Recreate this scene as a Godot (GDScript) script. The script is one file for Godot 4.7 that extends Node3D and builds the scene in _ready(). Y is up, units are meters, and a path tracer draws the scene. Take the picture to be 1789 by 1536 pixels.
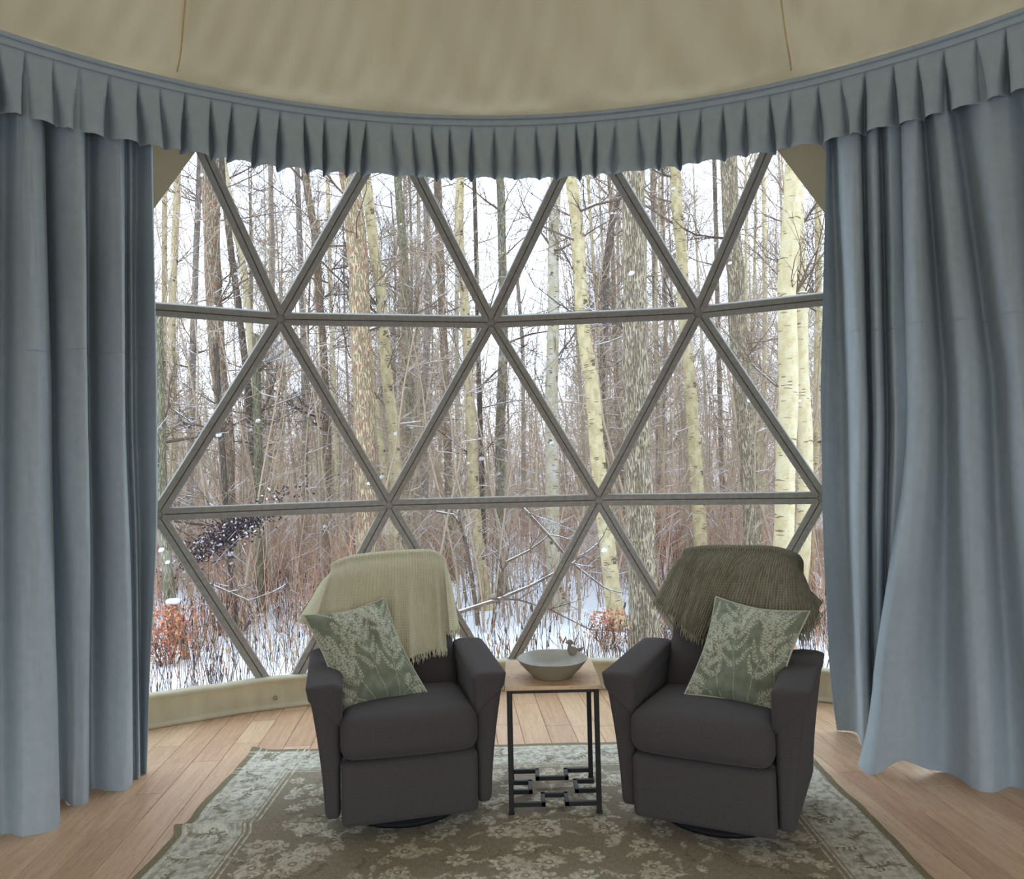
extends Node3D
# A dome tent with a triangulated window onto a snowy birch wood; two recliners, a side table, a rug.
# Camera stands at the origin, 1.55 m up, looking along -z. The dome's axis passes through (CX, -Z0).

const CX := 0.0487
const Z0 := 1.2098
const SPH_Y := 0.9034
const SPH_R := 4.3886
const GROUND := -0.45

var rng := RandomNumberGenerator.new()
var M := {}
var used := {}


# ------------------------------------------------------------------ mesh buffer
class MB:
	var v := PackedVector3Array()
	var n := PackedVector3Array()
	var t := PackedVector2Array()
	var c := PackedColorArray()
	var i := PackedInt32Array()
	var colored := false

	func vert(p: Vector3, nn: Vector3, uv := Vector2.ZERO, col := Color.WHITE) -> int:
		v.append(p)
		n.append(nn)
		t.append(uv)
		c.append(col)
		return v.size() - 1

	func quad(a: Vector3, b: Vector3, cc: Vector3, d: Vector3, uva := Vector2(0, 0), uvb := Vector2(1, 0), uvc := Vector2(1, 1), uvd := Vector2(0, 1), col := Color.WHITE) -> void:
		# a, b, c, d counter-clockwise seen from outside
		var nn := (b - a).cross(cc - a).normalized()
		var s := v.size()
		vert(a, nn, uva, col)
		vert(b, nn, uvb, col)
		vert(cc, nn, uvc, col)
		vert(d, nn, uvd, col)
		i.append_array(PackedInt32Array([s, s + 2, s + 1, s, s + 3, s + 2]))

	func tri(a: Vector3, b: Vector3, cc: Vector3, col := Color.WHITE) -> void:
		var nn := (b - a).cross(cc - a).normalized()
		var s := v.size()
		vert(a, nn, Vector2(a.x, a.y), col)
		vert(b, nn, Vector2(b.x, b.y), col)
		vert(cc, nn, Vector2(cc.x, cc.y), col)
		i.append_array(PackedInt32Array([s, s + 2, s + 1]))

	func box(tr: Transform3D, size: Vector3, ch := 0.0, col := Color.WHITE) -> void:
		# a box with chamfered edges along its local axes
		var h := size * 0.5
		var k := minf(ch, minf(h.x, minf(h.y, h.z)) * 0.9)
		for ax in 3:
			for s in [-1.0, 1.0]:
				var o := Vector3.ZERO
				o[ax] = s * h[ax]
				var a1 := (ax + 1) % 3
				var a2 := (ax + 2) % 3
				var e1 := Vector3.ZERO
				var e2 := Vector3.ZERO
				e1[a1] = h[a1] - k
				e2[a2] = (h[a2] - k) * s
				quad(tr * (o - e1 - e2), tr * (o + e1 - e2), tr * (o + e1 + e2), tr * (o - e1 + e2), Vector2(0, 0), Vector2(size[a1], 0), Vector2(size[a1], size[a2]), Vector2(0, size[a2]), col)
		if k > 0.0:
			for ax in 3:
				var a1 := (ax + 1) % 3
				var a2 := (ax + 2) % 3
				for s1 in [-1.0, 1.0]:
					for s2 in [-1.0, 1.0]:
						var d := Vector3.ZERO
						d[ax] = (h[ax] - k) * s1 * s2
						var p := Vector3.ZERO
						p[a1] = s1 * h[a1]
						p[a2] = s2 * (h[a2] - k)
						var q := Vector3.ZERO
						q[a1] = s1 * (h[a1] - k)
						q[a2] = s2 * h[a2]
						quad(tr * (p - d), tr * (p + d), tr * (q + d), tr * (q - d), Vector2(0, 0), Vector2(size[ax], 0), Vector2(size[ax], k), Vector2(0, k), col)
			for sx in [-1.0, 1.0]:
				for sy in [-1.0, 1.0]:
					for sz in [-1.0, 1.0]:
						var a := tr * Vector3(sx * h.x, sy * (h.y - k), sz * (h.z - k))
						var b := tr * Vector3(sx * (h.x - k), sy * h.y, sz * (h.z - k))
						var cc := tr * Vector3(sx * (h.x - k), sy * (h.y - k), sz * h.z)
						if sx * sy * sz > 0:
							tri(a, b, cc, col)
						else:
							tri(a, cc, b, col)

	func bar(a: Vector3, b: Vector3, w: float, h: float, up := Vector3.UP, ch := 0.003) -> void:
		# a bar from a to b; h along up, w across
		var z := (b - a).normalized()
		var x := up.cross(z).normalized()
		var y := z.cross(x)
		box(Transform3D(Basis(x, y, z), (a + b) * 0.5), Vector3(w, h, a.distance_to(b)), ch)

	func stick(a: Vector3, b: Vector3, r0: float, r1: float, col: Color, sides := 3) -> void:
		var z := (b - a).normalized()
		var x := (Vector3.UP if absf(z.y) < 0.9 else Vector3.RIGHT).cross(z).normalized()
		var y := z.cross(x)
		var s := v.size()
		for k in sides:
			var d := x * cos(TAU * k / sides) + y * sin(TAU * k / sides)
			vert(a + d * r0, d, Vector2(float(k) / sides, 0), col)
			vert(b + d * r1, d, Vector2(float(k) / sides, 1), col)
		for k in sides:
			var p := s + 2 * k
			var q := s + 2 * ((k + 1) % sides)
			i.append_array(PackedInt32Array([p, p + 1, q, q, p + 1, q + 1]))

	func tube(pts: Array, radii: Array, sides := 10, col := Color.WHITE, vscale := 1.0, wob := 0.0, noise: FastNoiseLite = null, uscale := 1.0) -> void:
		var s := v.size()
		var x := Vector3.ZERO
		var run := 0.0
		for k in pts.size():
			var p: Vector3 = pts[k]
			var z: Vector3 = (pts[mini(k + 1, pts.size() - 1)] - pts[maxi(k - 1, 0)])
			z = z.normalized()
			if k == 0:
				x = (Vector3.UP if absf(z.y) < 0.9 else Vector3.RIGHT).cross(z).normalized()
			else:
				x = (x - z * x.dot(z)).normalized()
				run += p.distance_to(pts[k - 1])
			var y := z.cross(x)
			for j in sides + 1:
				var a := TAU * j / sides
				var d := x * cos(a) + y * sin(a)
				var r: float = radii[k]
				if noise:
					r *= 1.0 + wob * noise.get_noise_3d(cos(a) * 60.0, sin(a) * 60.0, run * 90.0)
				vert(p + d * r, d, Vector2(float(j) / sides * uscale, run * vscale), col)
		for k in pts.size() - 1:
			for j in sides:
				var p := s + k * (sides + 1) + j
				var q := p + sides + 1
				i.append_array(PackedInt32Array([p, q, p + 1, p + 1, q, q + 1]))
		# close both ends
		var last := pts.size() - 1
		for e in [0, last]:
			var centre := vert(pts[e], (pts[1] - pts[0]).normalized() * (-1.0 if e == 0 else 1.0), Vector2.ZERO, col)
			for j in sides:
				var p: int = s + e * (sides + 1) + j
				i.append_array(PackedInt32Array([centre, p, p + 1] if e == 0 else [centre, p + 1, p]))

	func grid(nu: int, nv: int, f: Callable, us := 1.0, vs := 1.0, flip := false) -> void:
		var s := v.size()
		for b in nv + 1:
			for a in nu + 1:
				var p: Vector3 = f.call(float(a) / nu, float(b) / nv)
				vert(p, Vector3.ZERO, Vector2(float(a) / nu * us, float(b) / nv * vs))
		for b in nv:
			for a in nu:
				var p := s + b * (nu + 1) + a
				var q := p + nu + 1
				if flip:
					i.append_array(PackedInt32Array([p, q, p + 1, p + 1, q, q + 1]))
				else:
					i.append_array(PackedInt32Array([p, p + 1, q, p + 1, q + 1, q]))
		smooth(s)

	func rbox(half: Vector3, r: float, seg := 6, f = null) -> void:
		# a rounded box; f bends it
		var start := v.size()
		var lists := []
		for ax in 3:
			var l := PackedFloat32Array()
			var h := half[ax]
			var rr := minf(r, h)
			for k in 3:
				l.append(-h + rr * k / 3.0)
			var inner := h - rr
			for k in seg + 1:
				l.append(-inner + 2.0 * inner * k / seg)
			for k in [1, 2, 3]:
				l.append(inner + rr * k / 3.0)
			lists.append(l)
		for ax in 3:
			var a1 := (ax + 1) % 3
			var a2 := (ax + 2) % 3
			for s in [-1.0, 1.0]:
				var base := v.size()
				var la: PackedFloat32Array = lists[a1]
				var lb: PackedFloat32Array = lists[a2]
				for b in lb.size():
					for a in la.size():
						var q := Vector3.ZERO
						q[ax] = s * half[ax]
						q[a1] = la[a]
						q[a2] = lb[b]
						var rr := Vector3(minf(r, half.x), minf(r, half.y), minf(r, half.z))
						var inn := q.clamp(-(half - rr), half - rr)
						var d := (q - inn).normalized()
						var p := inn + d * minf(r, minf(half.x, minf(half.y, half.z)))
						if f != null:
							p = (f as Callable).call(p)
						vert(p, Vector3.ZERO, Vector2(la[a], lb[b]))
				for b in lb.size() - 1:
					for a in la.size() - 1:
						var p := base + b * la.size() + a
						var q := p + la.size()
						if s < 0:
							i.append_array(PackedInt32Array([p, p + 1, q, p + 1, q + 1, q]))
						else:
							i.append_array(PackedInt32Array([p, q, p + 1, p + 1, q, q + 1]))
		smooth(start)

	func smooth(from := 0) -> void:
		# smooth normals, welded by place
		var sums := {}
		var keys := []
		keys.resize(v.size() - from)
		for k in range(from, v.size()):
			var key := Vector3i((v[k] * 20000.0).round())
			keys[k - from] = key
			sums[key] = Vector3.ZERO
		for k in range(0, i.size(), 3):
			var a := i[k]
			if a < from:
				continue
			var b := i[k + 1]
			var cc := i[k + 2]
			var nn := (v[cc] - v[a]).cross(v[b] - v[a])
			sums[keys[a - from]] += nn
			sums[keys[b - from]] += nn
			sums[keys[cc - from]] += nn
		for k in range(from, v.size()):
			n[k] = (sums[keys[k - from]] as Vector3).normalized()

	func done() -> ArrayMesh:
		var arr := []
		arr.resize(Mesh.ARRAY_MAX)
		arr[Mesh.ARRAY_VERTEX] = v
		arr[Mesh.ARRAY_NORMAL] = n
		arr[Mesh.ARRAY_TEX_UV] = t
		if colored:
			arr[Mesh.ARRAY_COLOR] = c
		arr[Mesh.ARRAY_INDEX] = i
		var m := ArrayMesh.new()
		m.add_surface_from_arrays(Mesh.PRIMITIVE_TRIANGLES, arr)
		return m


# ------------------------------------------------------------------ nodes
func numbered(called: String) -> String:
	var k: int = used.get(called, 0)
	used[called] = k + 1
	return called if k == 0 else "%s_%03d" % [called, k]


func tag(o: Node, label: String, category: String, group := "") -> Node:
	o.set_meta("label", label)
	o.set_meta("category", category)
	if group != "":
		o.set_meta("group", group)
	return o


func thing(called: String, label: String, category: String, at := Vector3.ZERO, turn := 0.0, group := "") -> Node3D:
	var o := Node3D.new()
	o.name = numbered(called)
	add_child(o)
	o.position = at
	o.rotation.y = turn
	tag(o, label, category, group)
	return o


func obj(called: String, mesh: Mesh, m: Material, parent: Node = self) -> MeshInstance3D:
	var o := MeshInstance3D.new()
	o.mesh = mesh
	o.material_override = m
	if parent == self:
		o.name = numbered(called)
		add_child(o)
	else:
		var k := 0
		while parent.has_node(NodePath(called if k == 0 else "%s_%03d" % [called, k])):
			k += 1
		o.name = called if k == 0 else "%s_%03d" % [called, k]
		parent.add_child(o, true)
	return o


func piece(called: String, index: int, mesh: Mesh, m: Material, parent: Node) -> MeshInstance3D:
	var o := MeshInstance3D.new()
	o.mesh = mesh
	o.material_override = m
	o.name = called if index == 0 else "%s_%03d" % [called, index]
	parent.add_child(o, true)
	return o


func struct(called: String, mesh: Mesh, m: Material) -> MeshInstance3D:
	var o := obj(called, mesh, m)
	o.set_meta("kind", "structure")
	return o


func label_it(o: Node, label: String, category: String) -> void:
	tag(o, label, category)


# ------------------------------------------------------------------ materials
func mat(name_: String, col: Color, rough := 0.9, spec := 0.5) -> StandardMaterial3D:
	var m := StandardMaterial3D.new()
	m.resource_name = name_
	m.albedo_color = col
	m.roughness = rough
	m.metallic_specular = spec
	M[name_] = m
	return m


func noise(freq: float, oct := 3, seed_ := 1, type := FastNoiseLite.TYPE_SIMPLEX_SMOOTH) -> FastNoiseLite:
	var n := FastNoiseLite.new()
	n.noise_type = type
	n.seed = seed_
	n.frequency = freq
	n.fractal_octaves = oct
	return n


func noise_tex(size: int, freq: float, oct := 3, seed_ := 1, lo := Color.BLACK, hi := Color.WHITE) -> NoiseTexture2D:
	var t := NoiseTexture2D.new()
	t.width = size
	t.height = size
	t.seamless = true
	t.noise = noise(freq, oct, seed_)
	var g := Gradient.new()
	g.set_color(0, lo)
	g.set_color(1, hi)
	t.color_ramp = g
	return t


func bump_tex(size: int, freq: float, oct: int, seed_: int, strength: float) -> NoiseTexture2D:
	var t := NoiseTexture2D.new()
	t.width = size
	t.height = size
	t.seamless = true
	t.noise = noise(freq, oct, seed_)
	t.as_normal_map = true
	t.bump_strength = strength
	return t


func painted(w: int, h: int, f: Callable) -> ImageTexture:
	var im := Image.create(w, h, false, Image.FORMAT_RGB8)
	for y in h:
		for x in w:
			im.set_pixel(x, y, f.call(x, y))
	return ImageTexture.create_from_image(im)


func dab(im: Image, cx: float, cy: float, rx: float, ry: float, turn: float, col: Color, strength := 1.0, wear: FastNoiseLite = null) -> void:
	# a solid oval of dye, worn through where the noise is low
	var r := maxf(rx, ry) + 1.0
	var ca := cos(turn)
	var sa := sin(turn)
	for y in range(maxi(0, int(cy - r)), mini(im.get_height(), int(cy + r) + 2)):
		for x in range(maxi(0, int(cx - r)), mini(im.get_width(), int(cx + r) + 2)):
			var dx := x - cx
			var dy := y - cy
			var a := (dx * ca + dy * sa) / rx
			var b := (-dx * sa + dy * ca) / ry
			var d := a * a + b * b
			if d < 1.0:
				var k := strength * clampf((1.0 - d) * 4.0, 0.0, 1.0)
				if wear:
					k *= clampf(0.75 + 1.1 * wear.get_noise_2d(x, y), 0.0, 1.0)
				im.set_pixel(x, y, im.get_pixel(x, y).lerp(col, k))


func sprig(im: Image, x: float, y: float, ang: float, length: float, leaf: float, col: Color, wear: FastNoiseLite, curl := 0.0) -> void:
	# a stem with paired leaves
	var steps := int(length / (leaf * 0.75))
	var a := ang
	for k in steps:
		var nx := x + cos(a) * length / steps
		var ny := y + sin(a) * length / steps
		dab(im, (x + nx) / 2, (y + ny) / 2, length / steps * 0.7, maxf(1.0, leaf * 0.13), a, col, 1.0, wear)
		var l := leaf * (1.0 - 0.45 * k / steps)
		for s in [-1.0, 1.0]:
			var b: float = a + s * 0.75
			dab(im, nx + cos(b) * l * 0.62, ny + sin(b) * l * 0.62, l * 0.62, l * 0.26, b, col, 1.0, wear)
		x = nx
		y = ny
		a += curl / steps
	dab(im, x + cos(a) * leaf * 0.5, y + sin(a) * leaf * 0.5, leaf * 0.6, leaf * 0.25, a, col, 1.0, wear)


func rosette(im: Image, x: float, y: float, r: float, petals: int, col: Color, heart: Color, wear: FastNoiseLite) -> void:
	for k in petals:
		var a := TAU * k / petals
		dab(im, x + cos(a) * r * 0.62, y + sin(a) * r * 0.62, r * 0.4, r * 0.27, a, col, 1.0, wear)
	dab(im, x, y, r * 0.36, r * 0.36, 0, heart, 1.0, wear)
	dab(im, x, y, r * 0.2, r * 0.2, 0, col, 1.0, wear)


func rug_texture() -> ImageTexture:
	var w := 1200
	var h := 960
	var im := Image.create(w, h, false, Image.FORMAT_RGB8)
	var big := noise(0.006, 3, 11)
	var fine := noise(0.045, 2, 12)
	var olive := Color8(152, 144, 122)
	var taupe := Color8(154, 142, 122)
	var rose := Color8(160, 142, 124)
	var pale := Color8(218, 210, 188)
	var border := Color8(206, 200, 184)
	var px := 400.0  # pixels a metre
	for y in h:
		for x in w:
			var k := clampf(big.get_noise_2d(x, y) * 1.3 + 0.5, 0, 1)
			var c := olive.lerp(taupe, k).lerp(rose, clampf(fine.get_noise_2d(x * 0.6 + 500, y * 0.6) * 1.6, 0, 0.8))
			var e := minf(minf(x, w - x), y) / px
			if e < 0.035:
				c = Color8(140, 130, 106)
			elif e < 0.29:
				c = border.lerp(olive, clampf(0.25 + fine.get_noise_2d(x, y) * 0.9, 0, 0.7))
			im.set_pixel(x, y, c)
	var wear := noise(0.07, 3, 13)
	var r := RandomNumberGenerator.new()
	r.seed = 71
	# guard lines of the border
	for line in [0.05, 0.085, 0.26, 0.30, 0.325]:
		var o: float = line * px
		for k in range(0, w, 5):
			dab(im, k, o, 4.5, 2.2, 0, pale, 0.9, wear)
		for k in range(0, h, 5):
			dab(im, o, k, 2.2, 4.5, 0, pale, 0.9, wear)
			dab(im, w - o, k, 2.2, 4.5, 0, pale, 0.9, wear)
	# border motifs
	var dark := Color8(140, 133, 110)
	for k in 14:
		var at := 60.0 + k * 84.0
		for side in 3:
			var p := Vector2(at, 0.17 * px)
			if side > 0:
				p = Vector2(0.17 * px if side == 1 else w - 0.17 * px, at)
			if k % 2 == 0:
				rosette(im, p.x, p.y, 26, 8, Color8(220, 214, 196), dark, wear)
			for q in 4:
				var a := r.randf() * TAU
				sprig(im, p.x, p.y, a, 42, 11, dark if q % 2 else pale, wear, 1.5)
	# the field, mirrored left to right
	for k in 340:
		var x := r.randf_range(0.36 * px, w * 0.5)
		var y := r.randf_range(0.36 * px, h)
		var kind := r.randi() % 4
		var a := r.randf() * TAU
		var size := r.randf_range(9, 21)
		var tone := pale.lerp(Color8(190, 180, 155), r.randf() * 0.7)
		var curl := r.randf_range(-2.5, 2.5)
		for s in 2:
			var xx := x if s == 0 else w - x
			var aa := a if s == 0 else PI - a
			var cu := curl if s == 0 else -curl
			match kind:
				0:
					rosette(im, xx, y, size * 1.25, 7 + k % 3, tone, Color8(150, 128, 108), wear)
				1:
					sprig(im, xx, y, aa, size * 3.2, size * 0.62, tone, wear, cu)
				2:
					for q in 5:
						dab(im, xx + cos(aa + q * 0.5) * size * 0.8, y + sin(aa + q * 0.5) * size * 0.8, size * 0.75, size * 0.25, aa + q * 0.5, tone, 1.0, wear)
				3:
					sprig(im, xx, y, aa, size * 2.2, size * 0.45, Color8(128, 120, 96), wear, cu)
					sprig(im, xx, y, aa + 2.1, size * 2.0, size * 0.5, tone, wear, -cu)
	# a large medallion under the table
	for ring in 3:
		for k in 8:
			var a := TAU * (k + 0.5 * ring) / 8
			rosette(im, w * 0.5 + cos(a) * (44 + ring * 52), h * 0.62 + sin(a) * (36 + ring * 44), 22, 7, pale, taupe, wear)
	# yarn: streaks along the warp
	var streak := noise(0.5, 2, 14)
	for y in h:
		for x in w:
			var k := 1.0 + 0.13 * streak.get_noise_2d(x * 1.3, y * 0.12) + 0.09 * streak.get_noise_2d(x * 0.25, y * 1.6)
			var c := im.get_pixel(x, y)
			im.set_pixel(x, y, Color(c.r * k, c.g * k, c.b * k))
	return ImageTexture.create_from_image(im)


func pillow_texture(seed_: int) -> ImageTexture:
	var s := 640
	var im := Image.create(s, s, false, Image.FORMAT_RGB8)
	var n := noise(0.01, 3, seed_)
	var fine := noise(0.3, 2, seed_ + 1)
	for y in s:
		for x in s:
			var c := Color8(118, 121, 100).lerp(Color8(134, 139, 120), clampf(n.get_noise_2d(x, y) + 0.5, 0, 1))
			var k := 1.0 + 0.06 * fine.get_noise_2d(x, y)
			im.set_pixel(x, y, Color(c.r * k, c.g * k, c.b * k))
	var wear := noise(0.05, 2, seed_ + 2)
	var r := RandomNumberGenerator.new()
	r.seed = seed_
	var pale := Color8(190, 187, 163)
	for stem in [[0.55, 1.0, -1.75, 0.95], [0.42, 1.02, -2.15, 0.8], [0.68, 1.02, -1.35, 0.85], [0.1, 0.9, -1.2, 0.5], [0.95, 0.75, -1.9, 0.6], [0.2, 0.45, -1.1, 0.45], [0.8, 0.35, -2.0, 0.38], [0.3, 0.98, -2.7, 0.34], [0.72, 1.0, -0.55, 0.34], [0.12, 0.72, -1.9, 0.36], [0.92, 0.6, -1.1, 0.34], [0.45, 0.5, -1.3, 0.4]]:
		var x: float = stem[0] * s
		var y: float = stem[1] * s
		var a: float = stem[2]
		var length: float = stem[3] * s
		var steps := 7
		for k in steps:
			var nx := x + cos(a) * length / steps
			var ny := y + sin(a) * length / steps
			dab(im, (x + nx) / 2, (y + ny) / 2, length / steps * 0.62, 3.0, a, pale, 0.9, wear)
			if k > 0:
				for side in [-1.0, 1.0]:
					sprig(im, nx, ny, a + side * r.randf_range(0.55, 1.1), length * r.randf_range(0.2, 0.34), 23, pale, wear, -side * 0.5)
			x = nx
			y = ny
			a += r.randf_range(-0.12, 0.12)
		sprig(im, x, y, a, 80, 24, pale, wear)
	return ImageTexture.create_from_image(im)


func make_materials() -> void:
	# canvas
	var m := mat("canvas", Color8(172, 161, 134), 0.9, 0.2)
	m.backlight_enabled = true
	m.backlight = Color(0.46, 0.405, 0.315)
	m.cull_mode = BaseMaterial3D.CULL_DISABLED
	m.uv1_triplanar = true
	m.uv1_scale = Vector3(9, 9, 9)
	m.normal_enabled = true
	m.normal_texture = bump_tex(256, 0.05, 4, 3, 1.5)
	m.normal_scale = 0.25
	var lined := m.duplicate() as StandardMaterial3D   # the side walls are lined and let less through
	lined.resource_name = "lined_canvas"
	lined.backlight = Color(0.26, 0.235, 0.18)
	M["lined_canvas"] = lined
	m = mat("seam_tape", Color8(232, 222, 190), 0.9, 0.2)
	m.backlight_enabled = true
	m.backlight = Color(0.9, 0.82, 0.64)
	m = mat("skirt", Color8(220, 211, 180), 0.75, 0.3)
	m.albedo_texture = noise_tex(256, 0.02, 4, 5, Color(0.86, 0.86, 0.84), Color.WHITE)
	m.uv1_triplanar = true
	m.uv1_scale = Vector3(1.5, 0.5, 1.5)
	# struts and panes
	m = mat("strut", Color8(172, 168, 158), 0.6, 0.4)
	m.albedo_texture = noise_tex(256, 0.03, 3, 6, Color(0.84, 0.84, 0.84), Color.WHITE)
	m.uv1_triplanar = true
	m.uv1_scale = Vector3(3, 3, 3)
	m = mat("pane", Color(0.9, 0.93, 0.95, 0.03), 0.03, 0.5)
	m.transparency = BaseMaterial3D.TRANSPARENCY_ALPHA
	m.cull_mode = BaseMaterial3D.CULL_DISABLED
	mat("bolt", Color8(150, 148, 140), 0.35).metallic = 0.8
	# curtain cloth
	m = mat("curtain", Color8(180, 191, 196), 0.85, 0.3)
	m.albedo_texture = noise_tex(256, 0.02, 4, 7, Color(0.93, 0.94, 0.95), Color.WHITE)
	m.uv1_triplanar = true
	m.uv1_scale = Vector3(2.5, 2.5, 2.5)
	m.rim_enabled = true
	m.rim = 0.25
	m.rim_tint = 0.6
	m.cull_mode = BaseMaterial3D.CULL_DISABLED
	# wood floor
	var grain := noise(0.02, 3, 21)
	var fleck := noise(0.2, 2, 22)
	for k in 5:
		var base: Color = [Color8(224, 189, 150), Color8(219, 182, 144), Color8(228, 194, 156), Color8(215, 176, 140), Color8(223, 186, 150)][k]
		var deep: Color = [Color8(208, 169, 132), Color8(198, 158, 124), Color8(214, 176, 140), Color8(190, 148, 118), Color8(206, 166, 132)][k]
		var off := k * 311.0
		var tex := painted(96, 384, func(x: int, y: int) -> Color:
			var a := grain.get_noise_2d(x * 2.2 + off, y * 0.5) * 0.8 + 0.4 * fleck.get_noise_2d(x * 1.4, y * 0.12 + off) + 0.35
			var c := base.lerp(deep, clampf(a, 0, 1))
			var f := fleck.get_noise_2d(x * 2.0 + off, y * 0.25 + 90.0)
			return c.lerp(Color8(128, 88, 66), clampf((f - 0.42) * 1.6, 0, 0.5)))
		m = mat("plank_%d" % k, Color.WHITE, 0.34, 0.5)
		m.albedo_texture = tex
	mat("slab", Color8(120, 92, 70), 0.9)
	# rug
	m = mat("rug", Color.WHITE, 1.0, 0.1)
	m.albedo_texture = rug_texture()
	m.heightmap_enabled = true
	m.heightmap_texture = noise_tex(256, 0.3, 3, 31)
	m.heightmap_scale = 0.2
	# upholstery
	m = mat("charcoal", Color8(91, 85, 83), 0.95, 0.25)
	m.albedo_texture = noise_tex(256, 0.12, 4, 41, Color(0.74, 0.73, 0.73), Color.WHITE)
	m.uv1_triplanar = true
	m.uv1_scale = Vector3(6, 6, 6)
	m.normal_enabled = true
	m.normal_texture = bump_tex(256, 0.35, 2, 8, 3.0)
	m.normal_scale = 0.35
	m.rim_enabled = true
	m.rim = 0.35
	mat("black_base", Color8(28, 27, 27), 0.8)
	mat("piping", Color8(190, 184, 160), 0.9)
	# throws: ribs run along v
	for k in 2:
		var c1: Color = [Color8(208, 199, 166), Color8(156, 151, 128)][k]
		var c2: Color = [Color8(184, 174, 142), Color8(112, 107, 88)][k]
		var nn := noise(0.06, 2, 51 + k)
		m = mat("throw_%d" % k, Color.WHITE, 1.0, 0.1)
		m.cull_mode = BaseMaterial3D.CULL_DISABLED
		m.albedo_texture = painted(256, 256, func(x: int, y: int) -> Color:
			var rib := 0.5 + 0.5 * sin(TAU * x / 16.0)
			var cell := 0.5 + 0.5 * sin(TAU * y / 12.8)
			var a := (1.0 - rib) * 0.8 + 0.35 * cell * rib + 0.5 * nn.get_noise_2d(x, y * 0.2)
			return c1.lerp(c2, clampf(a * (0.45 if k == 0 else 1.0), 0, 1)))
		m.heightmap_enabled = true
		m.heightmap_texture = painted(256, 256, func(x: int, y: int) -> Color:
			var g := 0.65 * (0.5 + 0.5 * sin(TAU * x / 16.0)) + 0.35 * (0.5 + 0.5 * sin(TAU * y / 12.8))
			return Color(g, g, g))
		m.heightmap_scale = 0.3 if k == 0 else 0.6
		m.uv1_scale = Vector3(5, 5, 1)
		mat("fringe_%d" % k, [Color8(212, 204, 172), Color8(156, 150, 126)][k], 1.0, 0.1)
	for k in 2:
		m = mat("pillow_%d" % k, Color.WHITE, 0.9, 0.2)
		m.albedo_texture = pillow_texture(61 + k * 9)
	# table, bowl
	mat("black_metal", Color8(34, 31, 30), 0.45)
	m = mat("table_wood", Color.WHITE, 0.55)
	m.albedo_texture = M["plank_2"].albedo_texture
	m = mat("stoneware", Color8(198, 194, 180), 0.35)
	m.albedo_texture = noise_tex(256, 0.03, 3, 71, Color(0.86, 0.86, 0.88), Color.WHITE)
	m.uv1_triplanar = true
	m.uv1_scale = Vector3(3, 14, 3)
	mat("stoneware_outside", Color8(150, 140, 118), 0.7)
	mat("bird", Color8(140, 128, 116), 0.8)
	# outdoors
	m = mat("snow", Color8(238, 239, 243), 0.9, 0.2)
	m = mat("twig", Color.WHITE, 0.95, 0.1)
	m.cull_mode = BaseMaterial3D.CULL_DISABLED
	m.vertex_color_use_as_albedo = true
	make_barks()


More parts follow.
